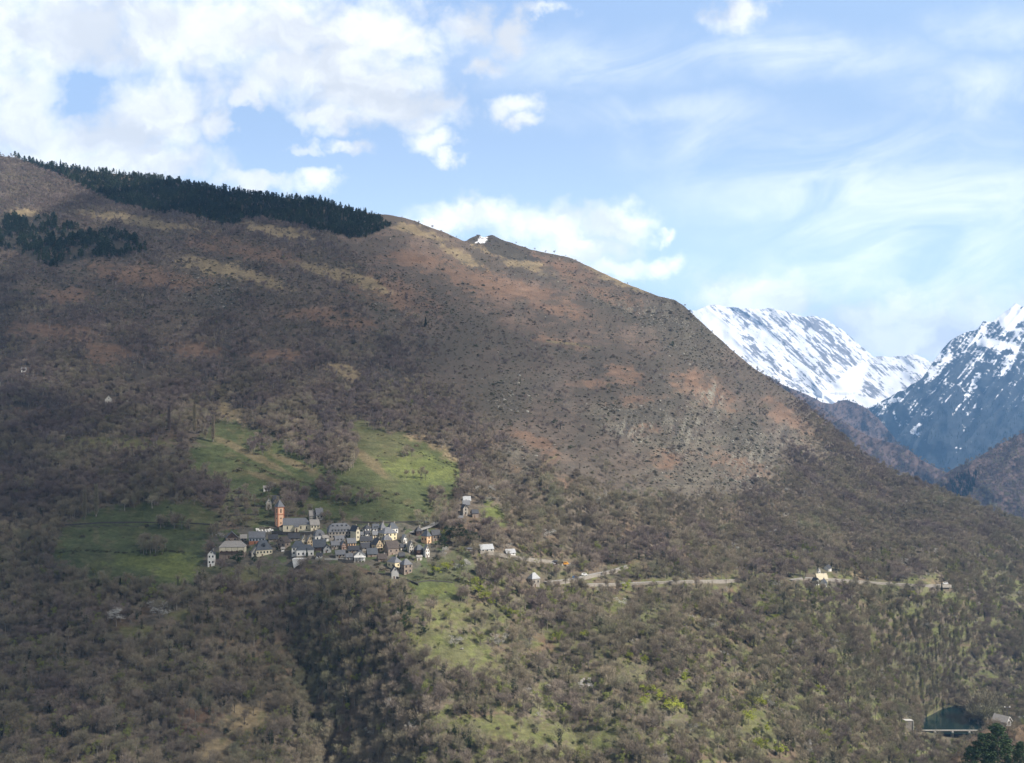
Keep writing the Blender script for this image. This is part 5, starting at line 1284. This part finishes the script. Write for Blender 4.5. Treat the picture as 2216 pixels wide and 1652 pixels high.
M_DKWALL = mat_plain('dark_mossy_stone', (0.085, 0.08, 0.075), .35, .8)
wg = 'terrace walls of the village'
drape_wall('dark retaining wall of the churchyard terrace', [(588, 1157), (612, 1159), (640, 1160), (678, 1159), (694, 1157)], 3.0, M_DKWALL, grp=wg)
drape_wall('pale coping wall along the front of the church', [(640, 1149), (660, 1151), (674, 1152)], .8, W_PALESTONE, grp=wg)
drape_wall('long pale garden wall below the large white house', [(682, 1211), (703, 1212), (730, 1213), (764, 1212)], 1.4, W_PALESTONE, grp=wg)
drape_wall('dark hedge topped wall below the pedimented house', [(731, 1217), (748, 1219), (764, 1219)], 2.6, M_DKWALL, grp=wg)
drape_wall('dark wall at the foot of the big meadow behind the village', [(762, 1131), (800, 1132), (850, 1133), (895, 1130), (918, 1128)], 1.0, M_DKWALL, grp=wg)
drape_wall('dark stone wall across the shaded left meadow', [(140, 1138), (220, 1133), (300, 1132), (420, 1135), (470, 1138)], 1.2, M_DKWALL, grp=wg)
drape_wall('dark garden terrace below the lowest barn', [(795, 1243), (830, 1246), (880, 1258), (905, 1268)], 1.6, M_DKWALL, grp=wg)
drape_wall('low stone terrace in the gardens at the lower right', [(900, 1262), (930, 1258), (980, 1262)], .9, M_DKWALL, grp=wg)
drape_wall('upper terrace wall left of the church', [(500, 1098), (540, 1096), (572, 1098)], 1.2, M_DKWALL, grp=wg)
drape_wall('lower terrace wall left of the church', [(490, 1118), (530, 1115), (560, 1116)], 1.2, M_DKWALL, grp=wg)
# white triangular wall under the large white house
Pw = terrain(646, 1228); Yw = float(Pw[1]) - .5; s = Yw / F; m = MB(); q = lambda u, v: ((u - CU) * s, Yw, (HZ - v) * s)
fr = [q(632, 1210), q(662, 1210), q(652, 1220), q(640, 1227), q(636, 1231)][::-1]
bk = [(x, y + 7, z) for x, y, z in fr]; n = 5
m.solid(fr + bk, [tuple(range(n))[::-1], tuple(range(n, 2 * n))] + [(i, (i + 1) % n, n + (i + 1) % n, n + i) for i in range(n)], W_WHITE)
tag(m.build('retaining_wall'), 'white triangular retaining wall under the large white house', 'wall')

# churchyard graves
for k, (u, v) in enumerate([(555.7, 1148), (563.5, 1151.6), (568.8, 1150.8), (575.5, 1150.4), (581.5, 1149.8), (586, 1148.6), (590, 1150.5), (560, 1148.8)]):
    Pq = terrain(u, v); m = MB(); m.box(-.7, .7, -1.2, 1.2, -.8, .55, W_WHITE); m.box(-.7, .7, 1.0, 1.25, .55, 1.7, W_WHITE)
    tag(m.build('gravestone', None, tuple(Pq), R(25 + 10 * (k % 3))), 'white grave slab in the churchyard left of the tower', 'gravestone', 'graves in the churchyard')


# roads, draped on the slope with their valley-side walls
def road(label, pts, wd, wall_label=None, wall_h=1.0):
    pts = np.array(pts, float); t = np.linspace(0, len(pts) - 1, len(pts) * 8); U = np.interp(t, np.arange(len(pts)), pts[:, 0]); Vv = np.interp(t, np.arange(len(pts)), pts[:, 1])
    Q = terrain(U, Vv); ker = np.ones(7) / 7
    for c in range(3): Q[3:-3, c] = np.convolve(Q[:, c], ker, 'valid')
    d = np.gradient(Q[:, :2], axis=0); d /= np.linalg.norm(d, axis=1, keepdims=True); nrm = np.stack([d[:, 1], -d[:, 0]], 1); nrm *= np.where(nrm[:, 1:] > 0, -1, 1)
    inn = Q.copy(); inn[:, :2] -= nrm * 1.0; inn[:, 2] += .35; out = Q.copy(); out[:, :2] += nrm * wd; out[:, 2] += .30
    n = len(Q); m = MB(); m.v = [tuple(p) for p in np.concatenate([inn, out])]; m.mats = [M_ROAD]
    m.f = [(i, n + i, n + i + 1, i + 1) for i in range(n - 1)]; m.m = [0] * (n - 1)
    tag(m.build('road'), label, 'road', kind='structure')
    if wall_label:
        w = MB(); a = out.copy(); a[:, :2] += nrm * .05; b = a.copy(); b[:, :2] += nrm * .4
        top = .35
        V = np.concatenate([a + [0, 0, top], b + [0, 0, top], b - [0, 0, wall_h + 2], a - [0, 0, wall_h + 2]]); w.v = [tuple(p) for p in V]; w.mats = [W_STONE]
        w.f = [f for i in range(n - 1) for f in ((i, i + 1, n + i + 1, n + i), (n + i, n + i + 1, 2 * n + i + 1, 2 * n + i), (3 * n + i + 1, i + 1, i, 3 * n + i))]; w.m = [0] * len(w.f)
        tag(w.build('retaining_wall'), wall_label, 'wall')
road('access road leaving the village to the right', LANES[0], 4.0, 'pale wall under the access road to the village')
road('lower limb of the road bend climbing to the village', LANES[1], 4.2, 'pale wall under the road bend')
road('valley road running level across the wooded slope', LANES[2], 4.0, 'pale wall under the valley road')
road('valley road passing the roadside hamlet', LANES[3], 4.0, 'pale wall under the hamlet road')
road('short pale lane bend at the top right of the village', LANES[4], 6.0)


# parked vehicles
def vehicle(label, u, v, yaw, paint, L=4.2, H=1.5, van=False, cat='car', name='parked_car'):
    Pq = terrain(u, v); t = empty(name, (Pq[0], Pq[1] - 3.2, Pq[2] + .7), R(yaw)); tag(t, label, cat, 'vehicles by the road')
    mt = mat_plain(name + '_paint', paint, .05, .5, .35); b = MB(); x, y = L / 2, .85
    if van: prof = [(-x, .35), (x, .35), (x, .9), (x - .5, 1.05), (x - 1.1, H), (-x, H)]
    else: prof = [(-x, .35), (x, .35), (x, .75), (x - 1.0, .9), (x - 1.6, H), (-x + .8, H), (-x, .95)]
    k = len(prof); b.solid([(px, -y, pz) for px, pz in prof] + [(px, y, pz) for px, pz in prof], [tuple(range(k)), tuple(range(2 * k - 1, k - 1, -1))] + [(i, k + i, k + (i + 1) % k, (i + 1) % k) for i in range(k)], mt); b.build('body', t)
    g = MB(); g.box(-x + .9, x - 1.75, -y - .02, y + .02, H * .66, H * .93, M_GLASS); g.build('side_windows', t)
    for wx in (-x + .75, x - .75):
        for wy in (-y, y): w = MB(); w.tube((wx, wy - .1, .32), (wx, wy + .1, .32), .32, .32, R_DARK, 10); w.build('wheel', t)
vehicle('blue car parked at the lower end of the road bend', 1244, 1251, 10, (0.05, 0.25, 0.62))
vehicle('white van on the road bend just above the blue car', 1264, 1246.5, 12, (0.75, 0.75, 0.74), 5.0, 2.1, True, 'van', 'parked_van')
vehicle('white car on the lower road, left of a pair', 1256, 1266, 0, (0.75, 0.75, 0.74))
vehicle('white car on the lower road, right of a pair', 1265, 1268, 0, (0.75, 0.75, 0.74))
vehicle('orange van parked under the end of the access road', 1224, 1223, 4, (0.85, 0.40, 0.06), 5.2, 2.2, True, 'van', 'parked_van')
vehicle('black van parked left of the orange van', 1213, 1221, 4, (0.02, 0.02, 0.025), 5.2, 2.2, True, 'van', 'parked_van')
vehicle('grey car parked furthest left under the access road', 1196, 1222, 4, (0.5, 0.5, 0.52))
vehicle('white van standing at the far right end of the hamlet road', 2043, 1265, 4, (0.78, 0.78, 0.77), 6.0, 2.3, True, 'van', 'parked_van')
house('dark open garage cut under the access road', 1185, 1206, 1214, 1222, 6, 3.0, 'gable', .2, W_WOOD, R_DARK, (0, 0), (0, 0), name='garage', cat='garage', grp=og, door=False)

# ------------------------------------------------------------------ lake and weir
def lake():
    m = NT('lake_water'); g = m.node('ShaderNodeNewGeometry').outputs['Position']
    m.L.new(m.mix(m.rng(m.noise(g, .03, 3), .3, .7, 0, 1), (0.004, 0.018, 0.018), (0.006, 0.023, 0.022)), m.b.inputs['Base Color'])
    m.b.inputs['Roughness'].default_value = .12; m.b.inputs['Specular IOR Level'].default_value = .5; m.bump(m.noise(g, .8, 3), .05, .3)
    s = lambda u, v: ((u - CU) / (v - HZ) * -WATER_Z, F * -WATER_Z / (v - HZ), WATER_Z)
    b = MB(); b.poly([s(u, v) for u, v in [(1960, 1586), (2140, 1590), (2150, 1560), (2120, 1528), (1985, 1526), (1965, 1550)]], m.mat)
    tag(b.build('lake'), 'small dark green reservoir in the valley bottom', 'lake', kind='structure')
lake()
YD = F * -WATER_Z / (1583 - HZ); s = YD / F
t = empty('footbridge', ((2030 - CU) * s, YD - 2, WATER_Z)); tag(t, 'white railed footbridge on piers along the weir of the lake', 'footbridge')
x0, x1 = (1972 - 2030) * s, (2112 - 2030) * s
m = MB(); m.box(x0, x1, -1.2, 1.2, 1.25, 1.6, W_STONE); m.build('deck', t)
m = MB(); m.box(x0, x1, -1.2, -1.1, 2.5, 2.65, W_WHITE); m.box(x0, x1, -1.2, -1.1, 2.05, 2.15, W_WHITE)
for k in range(29): xx = x0 + (x1 - x0) * k / 28; m.box(xx - .05, xx + .05, -1.21, -1.09, 1.6, 2.5, W_WHITE)
m.build('railing', t)
for u in (2020.5, 2058, 1990, 2094): xx = (u - 2030) * s; m = MB(); m.box(xx - .9, xx + .9, -1.6, 3.0, -14, 1.0, M_CONC); m.build('pier', t)
m = MB(); m.box(x0, x1, 1.3, 2.2, -14, -.3, M_DKWALL); m.build('weir_wall', t)
Yt = float(terrain(1966, 1579)[1]) - 1; t = empty('gatehouse', ((1966 - CU) / F * Yt, Yt, (HZ - 1577) / F * Yt)); tag(t, 'grey stone gatehouse with a pale downpipe at the left end of the footbridge', 'gatehouse')
m = MB(); m.box(-4, 3, -2, 2, -8, 7.6, W_STONE); m.build('wall', t)
m = MB(); m.box(-4.3, 3.3, -2.3, 2.3, 7.6, 8.0, M_CONC); m.build('roof', t)
m = MB(); m.tube((3.45, -2.3, -6), (3.45, -2.3, 7.6), .32, .32, M_CONC, 8); m.build('downpipe', t)
# house and lamp mast on the near bank
Yh = 600.0; s = Yh / F
t = empty('valve_house', ((2168 - CU) * s, Yh, (HZ - 1573) * s), R(-52)); tag(t, 'grey house with white trimmed gable and a strip of windows on the near bank', 'house')
he, hr, x, y = 4.6, 3.2, 4.4, 3.7; m = MB(); m.box(-x, x, -y, y, -12, he, W_GREY); m.solid([(-x, -y, he), (-x, y, he), (-x, 0, he + hr), (x, -y, he), (x, y, he), (x, 0, he + hr)], [(0, 2, 1), (3, 4, 5), (0, 3, 5, 2), (1, 2, 5, 4)], W_GREY); m.build('wall', t)
m = MB(); k = hr / y
for sg in (-1, 1): slab(m, [(-x - .6, sg * (y + .6), he - .6 * k + .3), (x + .6, sg * (y + .6), he - .6 * k + .3), (x + .6, 0, he + hr + .3), (-x - .6, 0, he + hr + .3)][::-sg], R_PALE)
r_ = m.build('roof', t)
m = MB()
for sg in (-1, 1): slab(m, [(x + .62, sg * (y + .6), he - .6 * k + .36), (x + .8, sg * (y + .6), he - .6 * k + .36), (x + .8, 0, he + hr + .36), (x + .62, 0, he + hr + .36)][::-sg], W_WHITE, .45)
m.build('bargeboard', r_)
for k in range(4): m = MB(); m.box(x - .1, x + .05, -2.3 + 1.2 * k, -1.35 + 1.2 * k, he - 1.3, he - .1, M_GLASS); m.build('window', t)
t = empty('lamp_mast', ((2185 - CU) * s, Yh + 3, (HZ - 1577) * s)); tag(t, 'steel mast with two white lamps beside the grey house', 'lamp mast')
m = MB(); m.tube((0, 0, -6), (0, 0, 15.2), .22, .14, R_SLATE, 8); m.build('pole', t)
m = MB(); m.box(-1.9, 1.9, -.08, .08, 13.2, 13.4, R_SLATE); m.build('crossarm', t)
for sx in (-1.7, 1.7): m = MB(); m.tube((sx, 0, 13.4), (sx, 0, 14.2), .42, .3, W_WHITE, 8); m.build('lamp', t)

# ------------------------------------------------------------------ single trees one can point to


def tree(kind, u, v, px, label, cat, group=None, name=None, k=None, wide=1.0, ter=True, Y=None):
    """A tree whose foot shows at column u, row v and whose height spans px rows."""
    Pq = terrain(u, v) if Y is None else unproj(np.array(u * 1.0), np.array(v * 1.0), np.array(Y * 1.0))
    pr = PROTO[kind]; k = int(rng.integers(99)) if k is None else k; h = pr[k % len(pr)]['h']; sc = px * Pq[1] / F / h
    return plant(kind, k, Pq, (sc * wide, sc * wide, sc), float(rng.uniform(0, 6.28)), label, cat, group, name)


tree('poplar', 183, 1124, 66, 'bare poplar column at the left of the meadow edge, shorter of two', 'poplar', wide=1.7)
tree('poplar', 208, 1118, 74, 'bare poplar column at the left of the meadow edge, taller of two', 'poplar', wide=1.7)
tree('poplar', 366, 936, 62, 'bare poplar on the shaded slope, leftmost of three', 'poplar', wide=1.7); tree('poplar', 421, 938, 66, 'bare poplar on the shaded slope, middle of three', 'poplar', wide=1.7); tree('poplar', 461, 956, 62, 'bare poplar at the edge of the bright grass, rightmost of three', 'poplar', wide=1.7)
tree('bare', 880, 1036, 22, 'small bare tree on the bright meadow, leftmost of four', 'bare tree', 'four trees on the bright meadow'); tree('bare', 894, 1037, 24, 'bare tree on the bright meadow, second of four from the left', 'bare tree', 'four trees on the bright meadow')
tree('bare', 911, 1040, 33, 'tallest of the four bare trees on the bright meadow', 'bare tree', 'four trees on the bright meadow'); tree('bare', 921, 1039, 25, 'slender bare tree at the right of the tallest meadow tree', 'bare tree', 'four trees on the bright meadow', k=1)
tree('conifer', 921, 708, 22, 'lone dark conifer in the wood of the middle slope', 'conifer', wide=1.3); tree('evergreen', 1454, 756, 18, 'round dark evergreen under the rocky shoulder', 'evergreen tree')
tree('conifer', 640, 945, 16, 'small dark conifer above the meadow, left of two', 'conifer'); tree('conifer', 662, 951, 17, 'small dark conifer above the meadow, right of two', 'conifer', wide=1.2)
tree('conifer', 260, 1290, 40, 'dark green upright conifer at the lower edge of the left meadow', 'conifer', wide=1.15, k=2); tree('conifer', 290, 1288, 14, 'tiny dark conifer at the edge of the left meadow', 'conifer')
tree('conifer', 370, 1118, 18, 'small dark conifer on the wall of the left meadow', 'conifer')
tree('evergreen', 513, 1226, 34, 'dark round evergreen in front of the broad farmhouse', 'evergreen tree', wide=1.3); tree('evergreen', 550, 1222, 22, 'dark evergreen below the little stone hut', 'evergreen tree')
tree('conifer', 664, 1213, 27, 'dark slim cypress against the large white house', 'cypress', k=2); tree('evergreen', 601, 1196, 14, 'dark bush tree left of the large white house', 'evergreen tree')
tree('evergreen', 722, 1143, 16, 'dark evergreen at the left end of the mansion', 'evergreen tree'); tree('bare', 738, 1126, 28, 'bare leaning tree above the mansion at the foot of the meadow', 'bare tree')
for (u, v, h, w) in [(985, 1178, 40, 1.2), (1003, 1172, 36, 1.1), (970, 1170, 34, 1.0), (1018, 1180, 30, 1.2), (994, 1150, 26, 1.2), (962, 1198, 26, 1.0), (1030, 1176, 24, 1.1), (960, 1182, 28, 1)]:
    tree('evergreen', u, v, h, 'dark evergreen in the clump between the village and the hillside barns', 'evergreen tree', 'evergreen clump right of the village', wide=w)
for (u, v, h) in [(880, 1352, 30), (870, 1366, 34), (858, 1345, 30), (886, 1330, 30), (1005, 1378, 18), (920, 1378, 26), (940, 1500, 26), (1000, 1545, 26), (980, 1600, 30), (1040, 1625, 30), (700, 1300, 26), (1190, 1260, 16)]:
    tree('evergreen', u, v, h, 'dark evergreen in the shady ravine wood below the village', 'evergreen tree', 'evergreens of the ravine')
tree('palegreen', 963, 1172, 28, 'pale green leafy tree at the right end of the village', 'budding tree')
tree('spring', 941, 1248, 26, 'bright yellow green tree below the village, left of two', 'budding tree', wide=1.25); tree('spring', 967, 1240, 26, 'bright yellow green tree below the village, right of two', 'budding tree', wide=1.1)
sg = 'yellow green trees on the spur'
for (u, v, h, w) in SPUR_TREES: tree('spring', u, v, h, 'yellow green tree in the row down the spur below the village', 'budding tree', sg, wide=w)
tree('spring', 1108, 1342, 27, 'single rounded yellow green tree below the old stone house', 'budding tree', wide=1.3)
lg = 'yellow green trees scattered in the lower right wood'
for (u, v, h, w) in BRIGHT_TREES:
    tree('spring', u, v, h, 'rounded tree in fresh yellow green leaf in the lower wood', 'budding tree', lg, wide=w)
tree('spring', 1967, 1294, 18, 'little bright green tree under the dark conifer of the hamlet road', 'budding tree', wide=1.5); tree('spring', 1894, 1258, 15, 'small yellow green tree beside the hamlet road', 'budding tree', wide=1.1)
tree('palegreen', 2034, 1302, 26, 'pale green tree at the left of the small bright field', 'budding tree'); tree('palegreen', 2064, 1242, 24, 'pale green tree above the right end of the hamlet road', 'budding tree')
tree('evergreen', 1968, 1284, 22, 'dark evergreen standing at the hamlet road', 'evergreen tree', k=1); tree('conifer', 2038, 1290, 28, 'dark slim conifer left of the small bright field', 'conifer', k=2)
bg = 'white blossoming trees'
for (u, v, h, w, l) in [(252, 1356, 42, 1.4, 'white blossoming tree below the left meadow, left of two'), (345, 1338, 36, 1.8, 'wide white blossoming tree below the left meadow, right of two'), (1345, 1312, 18, 2.0, 'wide white blossoming tree under the valley road'), (1186, 1168, 24, 1.4, 'pale blossoming tree under the terrace fields'),
                        (1058, 1092, 18, 2.2, 'blossoming thicket above the small green field'), (590, 1060, 16, 1.4, 'grey white blossoming tree by the meadow hut'), (1080, 1400, 30, 1.2, 'white blossoming tree on the edge of the spur'), (1440, 1645, 18, .9, 'small white blossom at the bottom edge'),
                        (1010, 1236, 26, 1.3, 'blossoming tree in the gardens right of the village'), (800, 1596, 22, 1, 'pale blossoming tree low in the ravine wood'), (985, 1400, 24, 1.6, 'blossoming tree above the olive slope'), (478, 1165, 12, 1.8, 'pale blossoming bushes by the brown barn'), (1570, 1284, 14, 1.2, 'small blossoming tree at the end of the valley road')]:
    tree('blossom', u, v, h, l, 'blossom tree', bg, wide=w)
vg = 'trees between the houses'
for (kd, u, v, h, l) in [('bare', 595, 1180, 14, 'small bare tree left of the brown stone barn'), ('bare', 536, 1190, 13, 'small bare tree between the farmhouse and the dark steep roof'), ('evergreen', 630, 1168, 9, 'dark bush above the large white house'), ('bare', 714, 1166, 13, 'bare tree at the foot of the mansion'),
                         ('evergreen', 808, 1180, 9, 'dark bush left of the half-timbered house'), ('bare', 866, 1172, 13, 'bare tree right of the large cream house'), ('bare', 886, 1168, 15, 'bare tree on the grass bank right of the tiny white house'), ('evergreen', 876, 1152, 12, 'dark round bush above the tiny white house'),
                         ('bare', 900, 1176, 14, 'bare tree left of the orange house'), ('evergreen', 862, 1214, 10, 'dark bush above the brown corner house'), ('bare', 782, 1214, 12, 'bare shrub beside the pillared porch'), ('bare', 585, 1172, 12, 'bare tree right of the blue grey house'), ('palegreen', 900, 1222, 14, 'pale green bush below the stone garage'),
                         ('bare', 476, 1222, 14, 'bare tree between the left white house and the farmhouse'), ('bare', 700, 1218, 12, 'bare shrub on the garden wall below the white house'), ('evergreen', 946, 1186, 16, 'dark evergreen beside the house with the stepped gable'), ('bare', 950, 1196, 18, 'bare tree at the right end of the village'), ('bare', 690, 1153, 12, 'bare tree behind the two-stage roof')]:
    tree(kd, u, v, h, l, 'tree', vg, wide=1.2)
# dark ivy groups on the right slope
for (u, v, h) in [(1280, 1350, 34), (1292, 1352, 38), (1270, 1340, 30), (1264, 1362, 30), (1305, 1350, 28), (1332, 1430, 30), (1324, 1426, 26), (1350, 1406, 28), (1372, 1396, 34), (1390, 1290, 26), (1420, 1300, 22), (1506, 1420, 22)]:
    tree('ivy', u, v, h, 'dark ivy covered tree in the groups on the right hand slope', 'ivy-clad tree', 'ivy groups on the right slope', wide=1.2)
# hedges dividing the meadows
def hedge(label, pts, w=1.0):
    r = np.random.default_rng(len(label)); V = []; T = []; n = 0; pts = np.array(pts, float); L = np.concatenate([[0], np.cumsum(np.hypot(*np.diff(pts, axis=0).T))])
    t = np.arange(0, L[-1], 2.6); t = t[r.random(len(t)) < .62]; U = np.interp(t, L, pts[:, 0]) + r.normal(size=len(t)) * .8; Q = terrain(U, np.interp(t, L, pts[:, 1]) + r.normal(size=len(t)) * .8)
    for i, q in enumerate(Q):
        v, f = bush(int(r.integers(60)), r.uniform(.6, 1.7) * w, r.uniform(.5, 1.6) * w, 90); V.append(v + q); T.append(f + n); n += len(v)
    tag(link('hedge', mesh_data('hedge', np.concatenate(V), np.concatenate(T), [M_SCRUB])), label, 'hedge', 'hedges of the meadows')
hedge('long broken hedge slanting across the upper meadow above the mansion', [(690, 1022), (745, 1046), (800, 1066), (860, 1088), (930, 1112), (965, 1118)])
hedge('hedge across the left part of the upper meadow', [(470, 985), (540, 1006), (610, 1034), (680, 1050)])
hedge('hedge with thorn bushes through the shaded left meadow', [(128, 1196), (190, 1192), (260, 1198), (330, 1190), (400, 1196)], .9)
hedge('hedge along the lower edge of the left meadow', [(200, 1264), (270, 1276), (335, 1288), (410, 1276), (440, 1250)], 1.2)
hedge('short hedge above the four trees on the bright meadow', [(820, 940), (870, 962), (930, 990), (985, 1012)], .8)
hedge('hedge along the right edge of the bright meadow', [(985, 1014), (984, 1050), (978, 1090), (970, 1112)], 1.2)
hedge('hedge on the garden bank behind the churchyard', [(490, 1128), (530, 1126), (570, 1124), (596, 1112)], .9)
hedge('hedge between the small green field and the thorn slope', [(1044, 1082), (1080, 1106), (1120, 1124), (1160, 1126)])
hedge('hedge above the gardens at the lower right of the village', [(884, 1258), (930, 1252), (985, 1256), (1015, 1276)], .9)
# the rounded bare trees beside the lake
for (u, v, h, w) in [(2106, 1566, 62, 1.3), (2128, 1568, 84, 1.3), (2152, 1566, 80, 1.3), (2098, 1572, 42, 1.3), (2116, 1578, 56, 1.4), (2140, 1580, 60, 1.4), (2172, 1566, 66, 1.2)]:
    tree('bare', u, v, h, 'tall rounded bare tree on the right bank of the lake', 'bare tree', 'bare trees on the lake bank', wide=w)
# conifers in the near corner
for (u, v, h, w, l) in [(2160, 1668, 104, 1.5, 'tallest dark green pine in the near corner'), (2128, 1672, 86, 1.5, 'dark green pine left of the tallest in the near corner'), (2100, 1676, 62, 1.4, 'low dark pine at the left of the near corner'), (2208, 1680, 76, 1.3, 'dark pine at the right edge of the near corner'), (2180, 1690, 56, 1.2, 'small dark pine between the big ones in the near corner'),
                        (2140, 1700, 70, 1.6, 'dark pine at the foot of the near corner')]:
    tree('nearpine', u, v, h, l, 'pine tree', None, name='pine_tree', wide=w * .85, Y=470)
for (u, v, h) in [(2085, 1650, 50), (2062, 1668, 46), (2110, 1640, 50), (2196, 1640, 44), (2030, 1672, 40)]:
    tree('bare', u, v, h, 'bare tree on the near bank before the lake', 'bare tree', 'bare trees of the near bank', Y=540)

# ------------------------------------------------------------------ unseen cloud layer, shaped to shade the slope, high up toward the sun
def shade_clouds():
    T = Vector(SUN)
    shade = [(330, 600, 900, 320, 6, .74), (1280, 640, 420, 110, 22, .25), (1000, 760, 500, 120, 15, .30), (-200, 1500, 420, 330), (150, 1150, 360, 190), (330, 1420, 400, 260), (560, 1260, 190, 130), (120, 930, 320, 110), (640, 1090, 190, 70), (-100, 700, 200, 160), (420, 740, 300, 70, 0, .6), (300, 400, 560, 70), (180, 520, 200, 70, 0, .7), (880, 810, 260, 80, 0, .55), (760, 880, 120, 40, 0, .6)]
    m = NT('cloud'); at = m.node('ShaderNodeAttribute'); at.attribute_name = 'cover'
    tr = m.node('ShaderNodeBsdfTransparent'); mx = m.node('ShaderNodeMixShader'); m.L.new(at.outputs['Fac'], mx.inputs[0]); m.L.new(tr.outputs[0], mx.inputs[1]); m.L.new(m.b.outputs[0], mx.inputs[2]); m.L.new(mx.outputs[0], m.out.inputs[0])
    m.b.inputs['Base Color'].default_value = (.9, .9, .92, 1)
    zc = 2400.0; GX, GY2 = np.meshgrid(np.arange(1400, 5000, 22.0), np.arange(-1000, 2000, 22.0), indexing='xy')
    # follow the sunbeam from each cloud point down to the hillside
    lo = np.zeros(GX.shape); hi = np.full(GX.shape, 5200.0)
    hz = lambda x, y: np.interp(y, [300, 508, 600, 660, 735, 850, 1120, 1420, 1900, 3500], [-300, -186, -141, -96, -77, -22, 88, 259, 610, 900])
    for _ in range(30):
        t = (lo + hi) / 2; x = GX - T.x * t; y = GY2 - T.y * t; z = zc - T.z * t
        below = z < hz(x, y); hi = np.where(below, t, hi); lo = np.where(below, lo, t)
    x = GX - T.x * t; y = np.maximum(GY2 - T.y * t, 200); z = zc - T.z * t; u = CU + F * x / y; v = HZ - F * z / y
    u2, v2 = warp(u, v, 60, 150.0, 201); a = np.max([(e[5] if len(e) > 5 else 1.0) * sstep(ell(u2, v2, e[:5]), 1.35, .60) for e in shade], axis=0)
    a = np.clip(a * (.86 + .25 * fbm(u / 90, v / 60, 205, 4)), 0, .94)
    keep = (a > .01)
    nr, nc = a.shape; h = 160 * np.sqrt(np.clip(a, 0, 1)) + 50 * fbm(GX / 160, GY2 / 160, 207, 4) * np.sqrt(a)
    idx = np.arange(nr * nc).reshape(nr, nc); Q = np.stack([idx[:-1, :-1], idx[:-1, 1:], idx[1:, 1:], idx[1:, :-1]], -1).reshape(-1, 4); k = keep[:-1, :-1].ravel(); Q = Q[k]
    top = np.stack([GX, GY2, zc + np.maximum(h, 2)], -1).reshape(-1, 3); bot = np.stack([GX, GY2, zc - .2 * np.maximum(h, 2)], -1).reshape(-1, 3)
    V = np.concatenate([top, bot]); QQ = np.concatenate([Q, Q[:, ::-1] + nr * nc])
    al = 1 - np.sqrt(1 - np.clip(a, 0, .95)).ravel()          # two skins, top and underside
    us, inv = np.unique(QQ, return_inverse=True)
    me = mesh_data('shade_clouds', V[us], inv.reshape(-1, 4), [m.mat], smooth=True)
    c = me.attributes.new('cover', 'FLOAT', 'POINT'); c.data.foreach_set('value', np.concatenate([al, al])[us].astype(np.float32))
    tag(link('shade_clouds', me), 'unseen cloud layer high over the valley, shaped to shade the left of the slope', 'shade_clouds', kind='structure')
shade_clouds()

# ------------------------------------------------------------------ the air between
def haze():
    m = bpy.data.materials.new('haze_air'); m.use_nodes = True; nt = m.node_tree
    for n in list(nt.nodes): nt.nodes.remove(n)
    o = nt.nodes.new('ShaderNodeOutputMaterial'); p = nt.nodes.new('ShaderNodeVolumePrincipled'); nt.links.new(p.outputs[0], o.inputs['Volume'])
    p.inputs['Color'].default_value = (0.26, 0.54, 1.0, 1); p.inputs['Density'].default_value = 6.4e-5; p.inputs['Anisotropy'].default_value = 0.0
    b = MB(); b.box(-9000, 13000, -400, 17500, -421, 2250, m); tag(b.build('haze'), 'thin blue haze filling the valley air', 'haze', kind='stuff')
haze()
